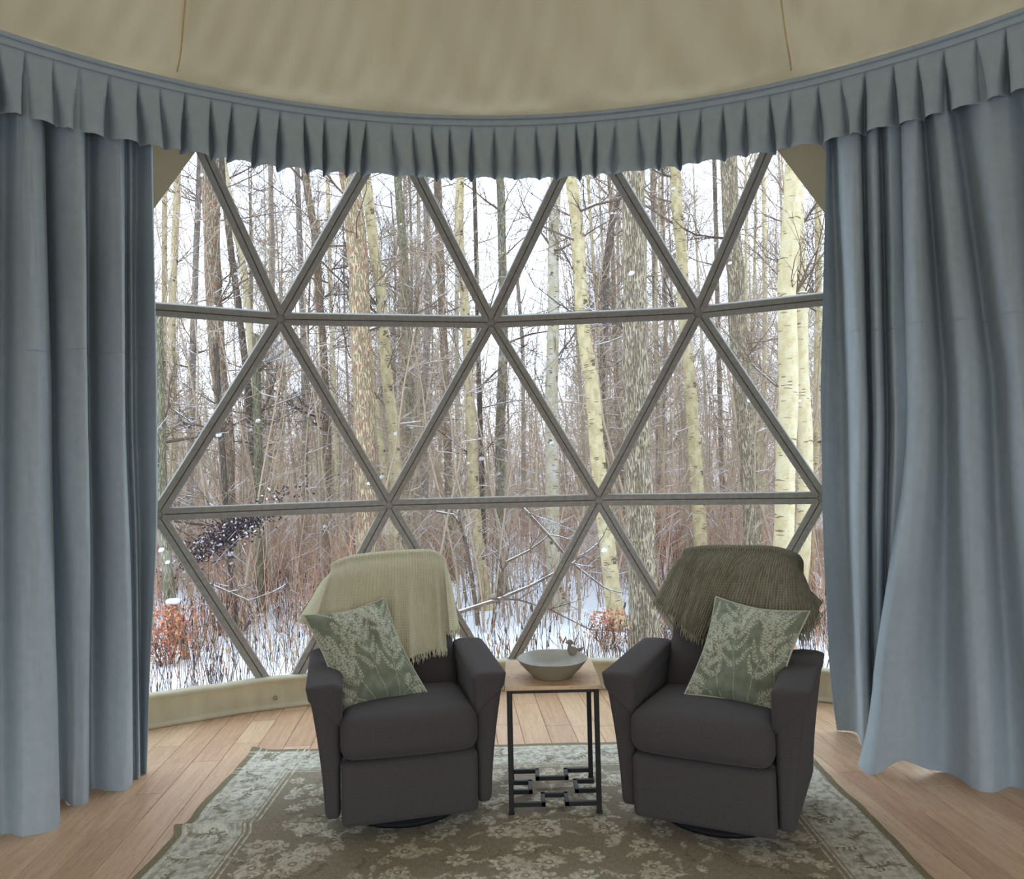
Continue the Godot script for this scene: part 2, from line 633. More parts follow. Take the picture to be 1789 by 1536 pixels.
func make_barks() -> void:
	var furrow := noise(0.03, 3, 81)
	var patch := noise(0.012, 3, 82)
	var r := RandomNumberGenerator.new()
	r.seed = 5
	# furrowed bark: light ridges, dark cracks; kinds differ in tint and moss
	for kind in [["rough", Color8(168, 152, 130), Color8(110, 96, 80), Color8(176, 142, 118)], ["rough2", Color8(184, 170, 146), Color8(112, 102, 84), Color8(176, 163, 134)], ["red", Color8(202, 184, 148), Color8(140, 118, 92), Color8(200, 164, 138)],
			["moss", Color8(164, 160, 132), Color8(110, 104, 88), Color8(164, 162, 124)], ["graymoss", Color8(176, 172, 158), Color8(112, 106, 92), Color8(172, 170, 124)], ["gray", Color8(182, 172, 164), Color8(132, 122, 114), Color8(170, 164, 156)], ["dark", Color8(136, 122, 110), Color8(88, 78, 70), Color8(122, 114, 100)]]:
		var c1: Color = kind[1]
		var c2: Color = kind[2]
		var c3: Color = kind[3]
		var off := r.randf() * 900.0
		var m := mat(kind[0], Color.WHITE, 0.95, 0.15)
		m.albedo_texture = painted(128, 256, func(x: int, y: int) -> Color:
			var a := absf(furrow.get_noise_2d(x * 5.0 + off, y * 0.7)) * 4.6
			var p := clampf(patch.get_noise_2d(x * 1.5 + off, y * 1.3) * 3.0, 0, 1)
			return c1.lerp(c3, p).lerp(c2, clampf(1.0 - a, 0, 0.85)))
		m.heightmap_enabled = true
		m.heightmap_texture = painted(128, 256, func(x: int, y: int) -> Color:
			var a := clampf(absf(furrow.get_noise_2d(x * 5.0 + off, y * 0.7)) * 4.6, 0, 1)
			return Color(a, a, a))
		m.heightmap_scale = 2.5
	# smooth pale bark with dark lenticels and scars
	for kind in [["birch", Color8(208, 196, 160), Color8(196, 179, 137)], ["aspen", Color8(202, 189, 148), Color8(180, 163, 124)], ["grayaspen", Color8(196, 191, 178), Color8(182, 171, 138)]]:
		var c1: Color = kind[1]
		var c2: Color = kind[2]
		var off := r.randf() * 900.0
		var im := Image.create(256, 1024, false, Image.FORMAT_RGB8)
		for y in 1024:
			for x in 256:
				var p := clampf(patch.get_noise_2d(x * 1.2 + off, y * 0.9) * 1.4 + 0.4, 0, 1)
				var s := furrow.get_noise_2d(x * 1.2, y * 7.0 + off) * 0.07
				var c := c1.lerp(c2, p)
				im.set_pixel(x, y, Color(c.r * (1 + s), c.g * (1 + s), c.b * (1 + s)))
		var dark := Color8(92, 80, 64)
		for k in (110 if kind[0] != "birch" else 90):
			dab(im, r.randf() * 256, r.randf() * 1024, r.randf_range(6, 26), r.randf_range(1.5, 3.2), r.randf_range(-0.1, 0.1), dark, r.randf_range(0.45, 0.95))
		for k in 9:
			var x := 70.0 + r.randf_range(-30, 60) if kind[0] == "birch" else r.randf() * 256
			var y := r.randf() * 1024
			for q in 9:
				dab(im, x + r.randf_range(-16, 16), y + r.randf_range(-18, 18), r.randf_range(5, 16), r.randf_range(3, 8), r.randf_range(-0.4, 0.4), dark, 0.75)
		var m := mat(kind[0], Color.WHITE, 0.8, 0.25)
		m.albedo_texture = ImageTexture.create_from_image(im)


# ------------------------------------------------------------------ the dome
func dome(deg: float, r: float, y: float) -> Vector3:
	var a := deg_to_rad(deg)
	return Vector3(CX + r * sin(a), y, -(Z0 + r * cos(a)))


func sph(y: float) -> float:
	return sqrt(maxf(0.0, SPH_R * SPH_R - (y - SPH_Y) * (y - SPH_Y)))


func lattice(k: float) -> float:
	# degrees of the lattice's k-th meridian: 19.34 apart in front, spread to close behind
	var s := 19.3375
	var a := s * k
	if absf(k) > 3.0:
		a = signf(k) * (3.0 * s + (absf(k) - 3.0) * (180.0 - 3.0 * s) / 6.0)
	return -2.4155 + a


const RING := [0.0, 1.30, 2.526, 3.5905]


func hub(ring: int, k: float) -> Vector3:
	var y: float = RING[ring]
	return dome(lattice(k), 4.36 if ring == 0 else sph(y), y)


func build_dome() -> void:
	# floor slab, planks as its parts
	var b := MB.new()
	var disc := func(u: float, w: float) -> Vector3:
		var prof := [Vector2(0, -0.014), Vector2(4.95, -0.014), Vector2(4.95, -0.3), Vector2(0, -0.3)]
		var k := minf(w * 3.0, 2.999)
		var p: Vector2 = prof[int(k)].lerp(prof[int(k) + 1], k - int(k))
		return dome(u * 360.0, maxf(p.x, 0.001), p.y)
	b.grid(72, 3, disc)
	var floor_ := struct("floor", b.done(), M.slab)
	planks(floor_)
	# canvas over the lattice wherever there is no window
	var walls := {"wall_left": MB.new(), "wall_right": MB.new(), "wall_back": MB.new()}
	var panes := []
	for row in 3:
		for kk in range(-9, 9):
			var lo := kk + 0.5 if row % 2 == 1 else float(kk)
			var up := lo + 0.5
			# an upright triangle on [lo, lo+1] and a hanging one over it
			panes.append([row, hub(row, lo), hub(row, lo + 1), hub(row + 1, up), lo + 0.5])
			panes.append([row, hub(row + 1, up), hub(row, lo + 1), hub(row + 1, up + 1), lo + 1.0])
	var clear := []
	var rear := []
	for p in panes:
		var mid: float = p[4]
		if absf(mid) > 5.6 and p[0] < 2:
			rear.append(p)
			continue
		var width: float = [2.6, 2.6, 2.1][p[0]]
		if p[0] == 2:
			width = 1.6
		if absf(mid) < width:
			clear.append(p)
		else:
			var side := "wall_back" if absf(mid) > 4.5 else ("wall_left" if mid < 0 else "wall_right")
			walls[side].tri(p[1], p[2], p[3])
	# canvas gussets that lap over the window's upper corners
	for s in [-1.0, 1.0]:
		var a := hub(2, 2.0 * s)
		var bb := hub(3, 1.5 * s)
		var cc := hub(2, 1.0 * s)
		walls["wall_left" if s < 0 else "wall_right"].tri(a, a.lerp(cc, 0.2), bb)
		walls["wall_left" if s < 0 else "wall_right"].tri(a.lerp(cc, 0.2), bb.lerp(cc, 0.2), bb)
	for side in walls:
		struct(side, walls[side].done(), M.canvas if side == "wall_back" else M.lined_canvas)
	glaze("window_1", clear)
	glaze("window_2", rear)
	skirt()
	ceiling()


func glaze(called: String, clear: Array) -> void:
	# a window: panes, struts, hubs
	var win := Node3D.new()
	win.name = called
	win.set_meta("kind", "structure")
	add_child(win)
	var centre := Vector3(CX, SPH_Y, -Z0)
	var done := {}
	var hubs := {}
	for p in clear:
		var mb := MB.new()
		var c: Vector3 = (p[1] + p[2] + p[3]) / 3.0
		var o := (c - centre).normalized() * 0.02
		mb.tri(p[1] + o, p[2] + o, p[3] + o)
		obj("pane", mb.done(), M.pane, win)
		for e in [[1, 2], [2, 3], [3, 1]]:
			var a: Vector3 = p[e[0]]
			var q: Vector3 = p[e[1]]
			hubs[Vector3i((a * 1000.0).round())] = a
			hubs[Vector3i((q * 1000.0).round())] = q
			var key := Vector3i(((a + q) * 500.0).round())
			if done.has(key):
				continue
			done[key] = true
			if a.y < 0.1 and q.y < 0.1:
				continue
			var out := ((a + q) * 0.5 - centre).normalized()
			var sb := MB.new()
			var side := out.cross(q - a).normalized()
			var along := (q - a).normalized() * 0.03
			# two flat bars with a shadow gap between them, on a spine behind
			sb.bar(a + along + side * 0.0205 - out * 0.012, q - along + side * 0.0205 - out * 0.012, 0.037, 0.05, out, 0.004)
			sb.bar(a + along - side * 0.0205 - out * 0.012, q - along - side * 0.0205 - out * 0.012, 0.037, 0.05, out, 0.004)
			sb.bar(a + along + out * 0.012, q - along + out * 0.012, 0.06, 0.028, out, 0.002)
			obj("strut", sb.done(), M.strut, win)
	for key in hubs:
		var h: Vector3 = hubs[key]
		if h.y < 0.1:
			continue
		var hb := MB.new()
		var out := (h - centre).normalized()
		hb.tube([h + out * 0.02, h - out * 0.026, h - out * 0.032], [0.04, 0.04, 0.036], 18)
		hb.smooth()
		obj("hub", hb.done(), M.strut, win)


func skirt() -> void:
	# canvas skirt between floor and window
	var sk := MB.new()
	var prof := [Vector2(4.31, -0.012), Vector2(4.285, 0.004), Vector2(4.28, 0.018), Vector2(4.292, 0.03), Vector2(4.298, 0.036), Vector2(4.294, 0.05), Vector2(4.29, 0.12), Vector2(4.286, 0.168), Vector2(4.278, 0.178), Vector2(4.27, 0.19), Vector2(4.274, 0.202), Vector2(4.29, 0.208), Vector2(4.33, 0.21), Vector2(4.37, 0.2), Vector2(4.38, 0.0)]
	var rip := noise(0.9, 2, 4)
	var sweep := func(u: float, w: float) -> Vector3:
		var k := int(round(w * (prof.size() - 1)))
		var p: Vector2 = prof[k]
		var d := rip.get_noise_2d(u * 60.0, p.y * 3.0) * 0.012
		return dome(u * 360.0 - 180.0, p.x + d, p.y + (rip.get_noise_2d(u * 70.0, 9.0) * 0.008 if p.y > 0.15 else 0.0))
	sk.grid(288, prof.size() - 1, sweep)
	var trim := struct("trim_1", sk.done(), M.skirt)
	for deg in [-22.3, 2.4, 24.6]:
		var g := MB.new()
		var c := dome(deg, 4.288, 0.075)
		var inward := (Vector3(CX, 0.075, -Z0) - c).normalized()
		g.tube([c - inward * 0.004, c + inward * 0.004, c + inward * 0.006], [0.013, 0.013, 0.008], 14)
		g.smooth()
		obj("grommet", g.done(), M.bolt, trim)


func ceiling_point(deg: float, w: float) -> Vector3:
	# w from 0 at the valance to 1 at the crown
	var prof := [Vector2(3.47, 3.585), Vector2(3.43, 3.65), Vector2(3.38, 3.72), Vector2(3.3, 3.81), Vector2(3.19, 3.92), Vector2(3.04, 4.06), Vector2(2.83, 4.25), Vector2(2.5, 4.51), Vector2(2.05, 4.78), Vector2(1.5, 5.0), Vector2(0.8, 5.2), Vector2(0.01, 5.29)]
	var k := minf(w * (prof.size() - 1), prof.size() - 1.001)
	var q := int(k)
	var f := k - q
	var p0: Vector2 = prof[maxi(q - 1, 0)]
	var p1: Vector2 = prof[q]
	var p2: Vector2 = prof[q + 1]
	var p3: Vector2 = prof[mini(q + 2, prof.size() - 1)]
	var p := p1.cubic_interpolate(p2, p0, p3, f)
	var cell := (deg + 2.4155) / 19.3375 - 0.5
	var x := cell - floorf(cell)
	var sag := sin(PI * x)
	var band := smoothstep(0.4, 2.4, k) * clampf((9.0 - k) / 4.0, 0, 1)
	# the cloth hangs in between the seams, and is drawn up where the lattice hubs hold it
	var pull := exp(-pow(minf(x, 1.0 - x) / 0.16, 2.0)) * exp(-pow((k - 1.2) / 1.0, 2.0))
	var d := -0.15 * pow(sag, 0.8) * band + 0.06 * pull
	d += (0.018 * sin(deg * 0.9 + 1.3 * k) + 0.014 * sin(deg * 2.3 - 2.0 * k + 1.0)) * band
	if absf(absf(cell + 0.5) - 1.5) < 0.45:
		# the sewn panels pull into a soft double fold
		var fx := (absf(cell + 0.5) - 1.5)
		d += (-0.035 * exp(-pow((fx - 0.05) / 0.035, 2.0)) - 0.03 * exp(-pow((fx + 0.055) / 0.04, 2.0))) * band
	var n := Vector2(0.75, 0.66)
	return dome(deg, maxf(p.x + n.x * d, 0.01), p.y + n.y * d)


func ceiling() -> void:
	var b := MB.new()
	b.grid(720, 44, func(u: float, w: float) -> Vector3: return ceiling_point(u * 360.0 - 180.0, w), 40.0, 8.0)
	var c := struct("ceiling", b.done(), M.canvas)
	for k in [-2, 1]:
		var deg := lattice(k + 0.5)
		var s := MB.new()
		var f := func(u: float, w: float) -> Vector3:
			var p := ceiling_point(deg + (u - 0.5) * 0.16, 0.12 + 0.6 * w)
			var inward := (Vector3(CX, 1.5, -Z0) - p).normalized()
			return p + inward * (0.007 + 0.006 * absf(sin(u * TAU)))
		s.grid(8, 40, f)
		obj("seam", s.done(), M.seam_tape, c)


func planks(floor_: Node) -> void:
	var width := 0.15
	var lengths := [0.75, 1.05, 1.35, 1.65, 0.4]
	var meshes := []
	for l in lengths:
		for variant in 3:
			var b := MB.new()
			var hw := width * 0.5 - 0.0011
			var hl: float = l * 0.5 - 0.0011
			var k := 0.0022
			var u0 := variant * 0.31
			var lo := -0.012
			var uv := func(x: float, z: float) -> Vector2: return Vector2((x / width + 0.5) * 0.9 + u0, (z + 0.9) * 0.55 + u0)
			var ring0 := [Vector3(-hw, lo, hl), Vector3(hw, lo, hl), Vector3(hw, lo, -hl), Vector3(-hw, lo, -hl)]
			var ring1 := [Vector3(-hw, -k, hl), Vector3(hw, -k, hl), Vector3(hw, -k, -hl), Vector3(-hw, -k, -hl)]
			var ring2 := [Vector3(-hw + k, 0, hl - k), Vector3(hw - k, 0, hl - k), Vector3(hw - k, 0, -hl + k), Vector3(-hw + k, 0, -hl + k)]
			for e in 4:
				var f := (e + 1) % 4
				for pair in [[ring0, ring1], [ring1, ring2]]:
					var p: Array = pair[0]
					var q: Array = pair[1]
					b.quad(p[e], p[f], q[f], q[e], uv.call(p[e].x, p[e].z), uv.call(p[f].x, p[f].z), uv.call(q[f].x, q[f].z), uv.call(q[e].x, q[e].z))
			b.quad(ring2[0], ring2[1], ring2[2], ring2[3], uv.call(ring2[0].x, ring2[0].z), uv.call(ring2[1].x, ring2[1].z), uv.call(ring2[2].x, ring2[2].z), uv.call(ring2[3].x, ring2[3].z))
			meshes.append(b.done())
	var r := RandomNumberGenerator.new()
	r.seed = 17
	var turn := deg_to_rad(4.4)
	var count := 0
	for row in range(-18, 19):
		var z := -1.1 - r.randf() * 0.7
		while z > -6.1:
			var pick := r.randi() % 4
			if Vector2(row * width, z - lengths[pick] + Z0).length() > 4.95:
				pick = 4
			var l: float = lengths[pick]
			if Vector2(row * width, z - l + Z0).length() > 4.95:
				break
			var at := Vector3(row * width, 0, z - l * 0.5).rotated(Vector3.UP, turn)
			z -= l
			var away := Vector2(at.x - CX, at.z + Z0).length()
			if away > 4.9 or absf(at.x) > 3.0:
				continue
			var o := piece("plank", count, meshes[pick * 3 + r.randi() % 3], M["plank_%d" % (r.randi() % 5)], floor_)
			o.position = at
			o.rotation.y = turn + (PI if r.randf() < 0.5 else 0.0)
			count += 1


# ------------------------------------------------------------------ curtains and valance
func spline(a: Array, x: float) -> float:
	var k := clampf(x, 0, 0.99999) * (a.size() - 1)
	var q := int(k)
	var f := k - q
	return cubic_interpolate(a[q], a[q + 1], a[maxi(q - 1, 0)], a[mini(q + 2, a.size() - 1)], f)


func curtain(label: String, ctrl: Array, seam_y: float, hem: Callable, top := 3.42, seed_ := 1) -> void:
	# ctrl: [degrees at 3.0 m, at 1.9 m, at the hem, how far the fold stands into the room]
	var rip := noise(0.8, 3, seed_)
	var rows := []
	for k in 57:
		rows.append(pow(k / 56.0, 0.9))
	var hs := []
	for w in rows:
		hs.append(top * (1.0 - w))
	for d in [0.006, 0.002, -0.002, -0.006]:
		hs.append(seam_y + d)
	hs.sort()
	hs.reverse()
	var nu := ctrl.size() * 16
	var f := func(u: float, w: float) -> Vector3:
		var y: float = hs[int(round(w * (hs.size() - 1)))]
		var degs := []
		var offs := []
		for c in ctrl:
			var a: float
			if y > 1.9:
				a = lerpf(c[1], c[0], (y - 1.9) / 1.1)
			else:
				a = lerpf(c[2], c[1], smoothstep(0.0, 1.0, y / 1.9))
			degs.append(a)
			offs.append(c[3] * (0.9 + 0.5 * smoothstep(3.4, 2.4, y)) * (0.75 + 0.25 * smoothstep(0.0, 0.6, y)))
		var deg := spline(degs, u)
		var off := spline(offs, u)
		off += rip.get_noise_2d(u * 9.0, y * 1.2) * 0.012
		var h: Vector3 = hem.call(u)   # x: height of the hem, y: how far it is kicked out, z: sideways degrees
		var low := smoothstep(0.55, 0.0, y)
		off += h.y * smoothstep(1.5, 0.0, y)
		deg += h.z * low
		if absf(y - seam_y) < 0.0035:
			off -= 0.006
		var yy := lerpf(h.x, y, clampf(y / 0.5, 0, 1)) if y < 0.5 else y
		return dome(deg, 3.19 - off, yy)
	var b := MB.new()
	b.grid(nu, hs.size() - 1, f, 1.0, 3.0)
	tag(obj("curtain", b.done(), M.curtain), label, "curtain")


func build_curtains() -> void:
	curtain("grey-blue floor-length curtain farthest from the window glass on the side of the pale throw",
		[[-56.5, -56.5, -56.6, 0.04], [-54.6, -54.6, -54.8, 0.05], [-52.52, -52.80, -52.90, -0.02], [-51.12, -51.26, -51.38, 0.05], [-48.26, -48.43, -48.59, -0.07], [-47.46, -47.65, -47.83, 0.05], [-45.12, -45.22, -45.47, -0.07], [-44.72, -44.75, -44.40, 0.05], [-44.0, -43.79, -43.2, 0.09], [-43.05, -42.61, -42.23, 0.06], [-42.38, -41.93, -41.64, -0.03]],
		2.1, func(u: float) -> Vector3:
			return Vector3(-0.002 + 0.008 * smoothstep(0.93, 1.0, u), 0.01 + 0.03 * sin(u * 14.0), 0.0), 3.42, 5)
	curtain("grey-blue floor-length curtain beside the window, behind the chair with the pale throw",
		[[-44.0, -43.8, -43.2, -0.06], [-42.37, -41.93, -40.7, -0.12], [-41.82, -41.63, -40.4, 0.0], [-41.0, -40.82, -40.1, 0.075], [-40.04, -39.95, -39.2, 0.085], [-39.11, -39.02, -38.3, -0.08], [-38.42, -38.38, -37.3, 0.0], [-37.33, -37.31, -36.2, 0.075], [-36.84, -36.86, -35.5, 0.05], [-36.3, -36.33, -35.1, -0.03], [-35.98, -36.02, -34.8, 0.0], [-35.3, -35.34, -34.4, -0.085], [-34.7, -34.56, -34.25, -0.01], [-34.36, -34.22, -34.1, 0.03], [-34.02, -33.79, -34.0, -0.05]],
		2.12, func(u: float) -> Vector3:
			return Vector3(-0.002 + 0.006 * exp(-pow((u - 0.13) / 0.03, 2.0)), -0.15 - 0.22 * u + 0.02 * sin(u * 19.0), 0.0), 3.42, 6)
	curtain("grey-blue curtain with a dark rounded folded edge, hanging next to the window glass",
		[[29.72, 28.61, 27.5, -0.02], [29.92, 29.11, 28.1, -0.06], [30.29, 30.3, 29.5, -0.09], [31.47, 31.47, 30.2, 0.04], [32.72, 32.57, 30.8, 0.06], [32.86, 32.62, 31.0, -0.05], [33.49, 33.2, 31.4, 0.03], [34.2, 33.9, 31.8, 0.05], [34.3, 34.0, 32.0, -0.05], [35.23, 34.97, 32.4, 0.04], [36.26, 35.99, 33.2, -0.03], [36.51, 36.33, 34.0, -0.1]],
		2.17, func(u: float) -> Vector3:
			return Vector3(-0.002 + 0.10 * smoothstep(0.06, 0.0, u) + 0.01 * sin(u * 9.0), -0.42 - 0.12 * smoothstep(0.3, 0.0, u), 0.3 * smoothstep(0.1, 0.0, u)), 3.42, 7)
	curtain("grey-blue curtain in wide slanting folds, its hem spilling onto the floor beyond the dark throw",
		[[36.13, 35.77, 31.4, 0.02], [36.76, 36.49, 32.6, 0.08], [37.68, 37.8, 34.6, 0.085], [37.9, 38.46, 36.9, -0.05], [39.09, 40.09, 39.3, 0.06], [40.1, 41.4, 40.75, 0.05], [40.5, 41.97, 41.81, -0.06], [42.47, 43.98, 44.0, 0.06], [44.2, 44.92, 45.12, 0.05], [45.22, 45.67, 45.85, -0.06], [47.56, 47.97, 48.12, 0.06], [48.91, 49.29, 49.41, -0.06], [51.4, 51.75, 51.84, 0.04], [54.0, 54.0, 54.2, -0.04], [57.0, 57.0, 57.0, 0.04]],
		2.17, func(u: float) -> Vector3:
			return Vector3(-0.002 + 0.085 * exp(-pow((u - 0.13) / 0.045, 2.0)), -0.13 + 0.02 * sin(u * 22.0) + 0.07 * exp(-pow((u - 0.06) / 0.04, 2.0)), -1.0 * smoothstep(0.12, 0.01, u)), 3.42, 8)
	valance()


func valance() -> void:
	var r := RandomNumberGenerator.new()
	r.seed = 23
	var from := -78.0
	var to := 78.0
	var n := 74
	var amp := []
	var lean := []
	var edge := []
	var drop := []
	for k in n + 2:
		amp.append(r.randf_range(0.035, 0.085))
		lean.append(r.randf_range(-0.22, 0.22))
		edge.append(r.randf_range(-0.14, 0.14))
		drop.append(r.randf_range(-0.008, 0.010))
	var per := 14
	var f := func(u: float, w: float) -> Vector3:
		var x := u * n
		var k := mini(int(x), n - 1)
		var p := x - k
		var w1: float = smoothstep(0.10, 1.0, w)
		# slit at p near 0 and 1, flat panel between; the pleat opens towards the hem
		var slit_w := 0.045 + 0.19 * w1
		var d := minf(p, 1.0 - p)
		var q := k if p < 0.5 else k + 1
		var deep: float = amp[q] * 1.5 * smoothstep(0.08, 0.5, w) * (1.0 - smoothstep(0.0, slit_w, d))
		# bulge of the panel at the hem
		var bulge: float = 0.034 * w1 * sin(PI * clampf((p - 0.12) / 0.76, 0, 1)) + 0.02 * w1 + 0.03 * w1 * (p - 0.5) * (0.4 + edge[k] * 4.0)
		var e0: float = edge[k]
		var e1: float = edge[k + 1]
		var shift := lerpf(e0, e1, p) + lerpf(lean[k], lean[k + 1], p) * w1
		var deg := lerpf(from, to, (x + shift) / n)
		var r0 := 3.10 - bulge + deep
		var h := lerpf(3.475, 3.125 + lerpf(drop[k], drop[k + 1], p) + 0.025 * (1.0 - smoothstep(0.0, slit_w * 1.2, d)), w)
		return dome(deg, r0, h)
	var b := MB.new()
	b.grid(n * per, 14, f, 1.0, 1.0)
	var v := thing("valance", "long grey-blue pleated valance running round the dome above window and curtains", "valance")
	obj("pleats", b.done(), M.curtain, v)
	var t := MB.new()
	var pts := []
	var rad := []
	var pts2 := []
	for k in 121:
		var deg := lerpf(from, to, k / 120.0)
		pts.append(dome(deg, 3.088, 3.478))
		pts2.append(dome(deg, 3.092, 3.447))
		rad.append(0.012)
	t.tube(pts, rad, 8)
	t.smooth()
	obj("top_cord", t.done(), M.curtain, v)
	var t2 := MB.new()
	var band := func(u: float, w: float) -> Vector3:
		return dome(lerpf(from, to, u), 3.093 - 0.004 * sin(PI * w), lerpf(3.468, 3.435, w))
	t2.grid(160, 4, band)
	obj("header_band", t2.done(), M.curtain, v)


# ------------------------------------------------------------------ furniture
func recliner(label: String, at: Vector3, turn: float) -> void:
	var t := thing("recliner", label, "armchair", at, turn)
	# base
	var b := MB.new()
	b.tube([Vector3(0, 0.0, -0.38), Vector3(0, 0.02, -0.38), Vector3(0, 0.03, -0.38), Vector3(0, 0.085, -0.38)], [0.27, 0.27, 0.22, 0.2], 28)
	b.smooth()
	obj("swivel_base", b.done(), M.black_base, t)
	# inner frame under the seat
	b = MB.new()
	b.rbox(Vector3(0.285, 0.13, 0.31), 0.02, 3, func(p: Vector3) -> Vector3: return p + Vector3(0, 0.215, -0.37))
	obj("frame", b.done(), M.charcoal, t)
	# footrest panel
	b = MB.new()
	b.rbox(Vector3(0.285, 0.132, 0.04), 0.028, 7, func(p: Vector3) -> Vector3:
		var k := 1.0 - pow(p.x / 0.285, 4.0)
		return p + Vector3(0, 0.205 + 0.010 * p.x, -0.035 + 0.014 * k * signf(p.z) * (1.0 - pow(p.y / 0.132, 2.0)) - 0.05 * (0.132 - p.y) * 0.3))
	obj("footrest", b.done(), M.charcoal, t)
	# seat cushion, its front rolled over
	b = MB.new()
	b.rbox(Vector3(0.287, 0.086, 0.275), 0.055, 8, func(p: Vector3) -> Vector3:
		var kx := 1.0 - pow(absf(p.x) / 0.287, 3.0)
		var kz := 1.0 - pow(absf(p.z) / 0.275, 3.0)
		var y := p.y + signf(p.y) * 0.016 * kx * kz
		var z := p.z + (0.025 * kx * (1.0 - pow(p.y / 0.086, 2.0)) if p.z > 0 else 0.0)
		return Vector3(p.x, y + 0.418 + 0.012 * smoothstep(-0.2, 0.2, p.z), z - 0.245))
	obj("seat_cushion", b.done(), M.charcoal, t)
	# arms, flaring towards the top, each with a fitted cap
	for s in [-1.0, 1.0]:
		var flare := func(p: Vector3, grow: float) -> Vector3:
			# p.y runs 0.09 .. 0.645
			var h := clampf((p.y - 0.09) / 0.555, 0.0, 1.1)
			var inner := lerpf(0.288, 0.281, h) - grow
			var outer := lerpf(0.352, 0.416, pow(h, 1.6)) + grow
			var k := (p.x + 0.06) / 0.12
			var x := lerpf(inner, outer, k)
			var front := -0.045 + 0.018 * pow(h, 2.0)
			var z := p.z
			if p.z > -0.2:
				z += front + 0.045
			var slope := 0.02 * smoothstep(-0.05, -0.6, p.z) * smoothstep(0.4, 0.645, p.y)
			return Vector3(s * x, p.y + slope, z)
		b = MB.new()
		b.rbox(Vector3(0.06, 0.2775, 0.335), 0.034, 8, func(p: Vector3) -> Vector3:
			var q := p + Vector3(0, 0.3675, -0.38)
			return flare.call(q, 0.0))
		flip_if(b, s)
		var arm := obj("arm", b.done(), M.charcoal, t)
		b = MB.new()
		b.rbox(Vector3(0.06, 0.09, 0.315), 0.034, 12, func(p: Vector3) -> Vector3:
			var k := (p.x + 0.06) / 0.12    # 0 inside, 1 outside
			var fz := (p.z + 0.315) / 0.63     # 1 at the front
			var hem := lerpf(0.445, 0.578, k) + 0.125 * smoothstep(1.0, 0.5, fz) * (1.0 - k)
			var y := lerpf(hem, 0.652, (p.y + 0.09) / 0.18)
			if p.y > 0.05:
				y = maxf(y, 0.652 - (0.09 - p.y))
			return flare.call(Vector3(p.x, y, p.z - 0.352), 0.008))
		flip_if(b, s)
		obj("arm_cap", b.done(), M.charcoal, arm)
	# back, leaning
	b = MB.new()
	b.rbox(Vector3(0.236, 0.34, 0.085), 0.06, 8, func(p: Vector3) -> Vector3:
		var h := (p.y + 0.34) / 0.68
		var k := (1.0 - pow(p.x / 0.236, 2.0)) * sin(PI * clampf(h, 0, 1))
		var z := p.z + signf(p.z) * 0.018 * k
		return Vector3(p.x * (1.2 - 0.16 * h), 0.43 + h * 0.635, -0.535 - 0.285 * h + z))
	obj("backrest", b.done(), M.charcoal, t)


func flip_if(b: MB, s: float) -> void:
	# a mirrored shape has its faces inside out: turn them
	if s > 0:
		return
	for k in range(0, b.i.size(), 3):
		var a := b.i[k + 1]
		b.i[k + 1] = b.i[k + 2]
		b.i[k + 2] = a
	b.smooth()


func throw(label: String, cols: Array, back: Vector3, kind: int, under: Array, seed_: int) -> void:
	# cols: [hem in front, top edge] from one side to the other
	var t := thing("throw_blanket", label, "blanket")
	var rip := noise(1.3, 2, seed_)
	var at := func(u: float, which: int) -> Vector3:
		var k := clampf(u, 0, 0.99999) * (cols.size() - 1)
		var q := int(k)
		var p0: Vector3 = cols[maxi(q - 1, 0)][which]
		var p1: Vector3 = cols[q][which]
		var p2: Vector3 = cols[q + 1][which]
		var p3: Vector3 = cols[mini(q + 2, cols.size() - 1)][which]
		return p1.cubic_interpolate(p2, p0, p3, k - q)
	var point := func(u: float, w: float) -> Vector3:
		var hem: Vector3 = at.call(u, 0)
		var top: Vector3 = at.call(u, 1)
		var side := pow(absf(u * 2.0 - 1.0), 4.0)
		var fwd := -back
		var path := [hem, hem.lerp(top, 0.35) + fwd * 0.012, hem.lerp(top, 0.75) + fwd * 0.02, top + fwd * 0.004 - Vector3(0, 0.028, 0), top + back * 0.03, top + back * 0.10, top + back * 0.15 - Vector3(0, 0.02, 0), top + back * 0.178 - Vector3(0, 0.12, 0), top.lerp(hem, 0.95) + back * 0.21]
		var k := minf(w * 8.0, 7.999)
		var q := int(k)
		var p0: Vector3 = path[maxi(q - 1, 0)]
		var p1: Vector3 = path[q]
		var p2: Vector3 = path[q + 1]
		var p3: Vector3 = path[mini(q + 2, 8)]
		var p := p1.cubic_interpolate(p2, p0, p3, k - q)
		var fall := smoothstep(0.45, 0.0, w)
		return p + fwd * (0.016 * fall * sin(u * 17.0 + rip.get_noise_1d(u * 4.0) * 5.0) + 0.012 * fall * rip.get_noise_2d(u * 6.0, w * 3.0))
	var b := MB.new()
	b.grid(72, 40, point, 1.0, 1.0)
	obj("sheet", b.done(), M["throw_%d" % kind], t)
	var r := RandomNumberGenerator.new()
	r.seed = seed_
	fringe(t, point, r, kind, 0.0, 1.0, 0.045, 170)
	if under.size() > 0:
		# the longer layer that shows below the first
		var a: float = under[0]
		var z: float = under[1]
		var more: float = under[2]
		var low := func(u: float, w: float) -> Vector3:
			var uu := lerpf(a, z, u)
			var p: Vector3 = point.call(uu, 0.18 * w)
			return p - back * (0.006 + 0.05 * (1.0 - w)) - Vector3(0, more * (1.0 - w) * (0.9 + 0.15 * sin(u * 5.0)), 0)
		var l := MB.new()
		l.grid(36, 10, low, 0.5, 0.25)
		obj("under_fold", l.done(), M["throw_%d" % kind], t)
		fringe(t, low, r, kind, 0.0, 1.0, 0.045, 80)


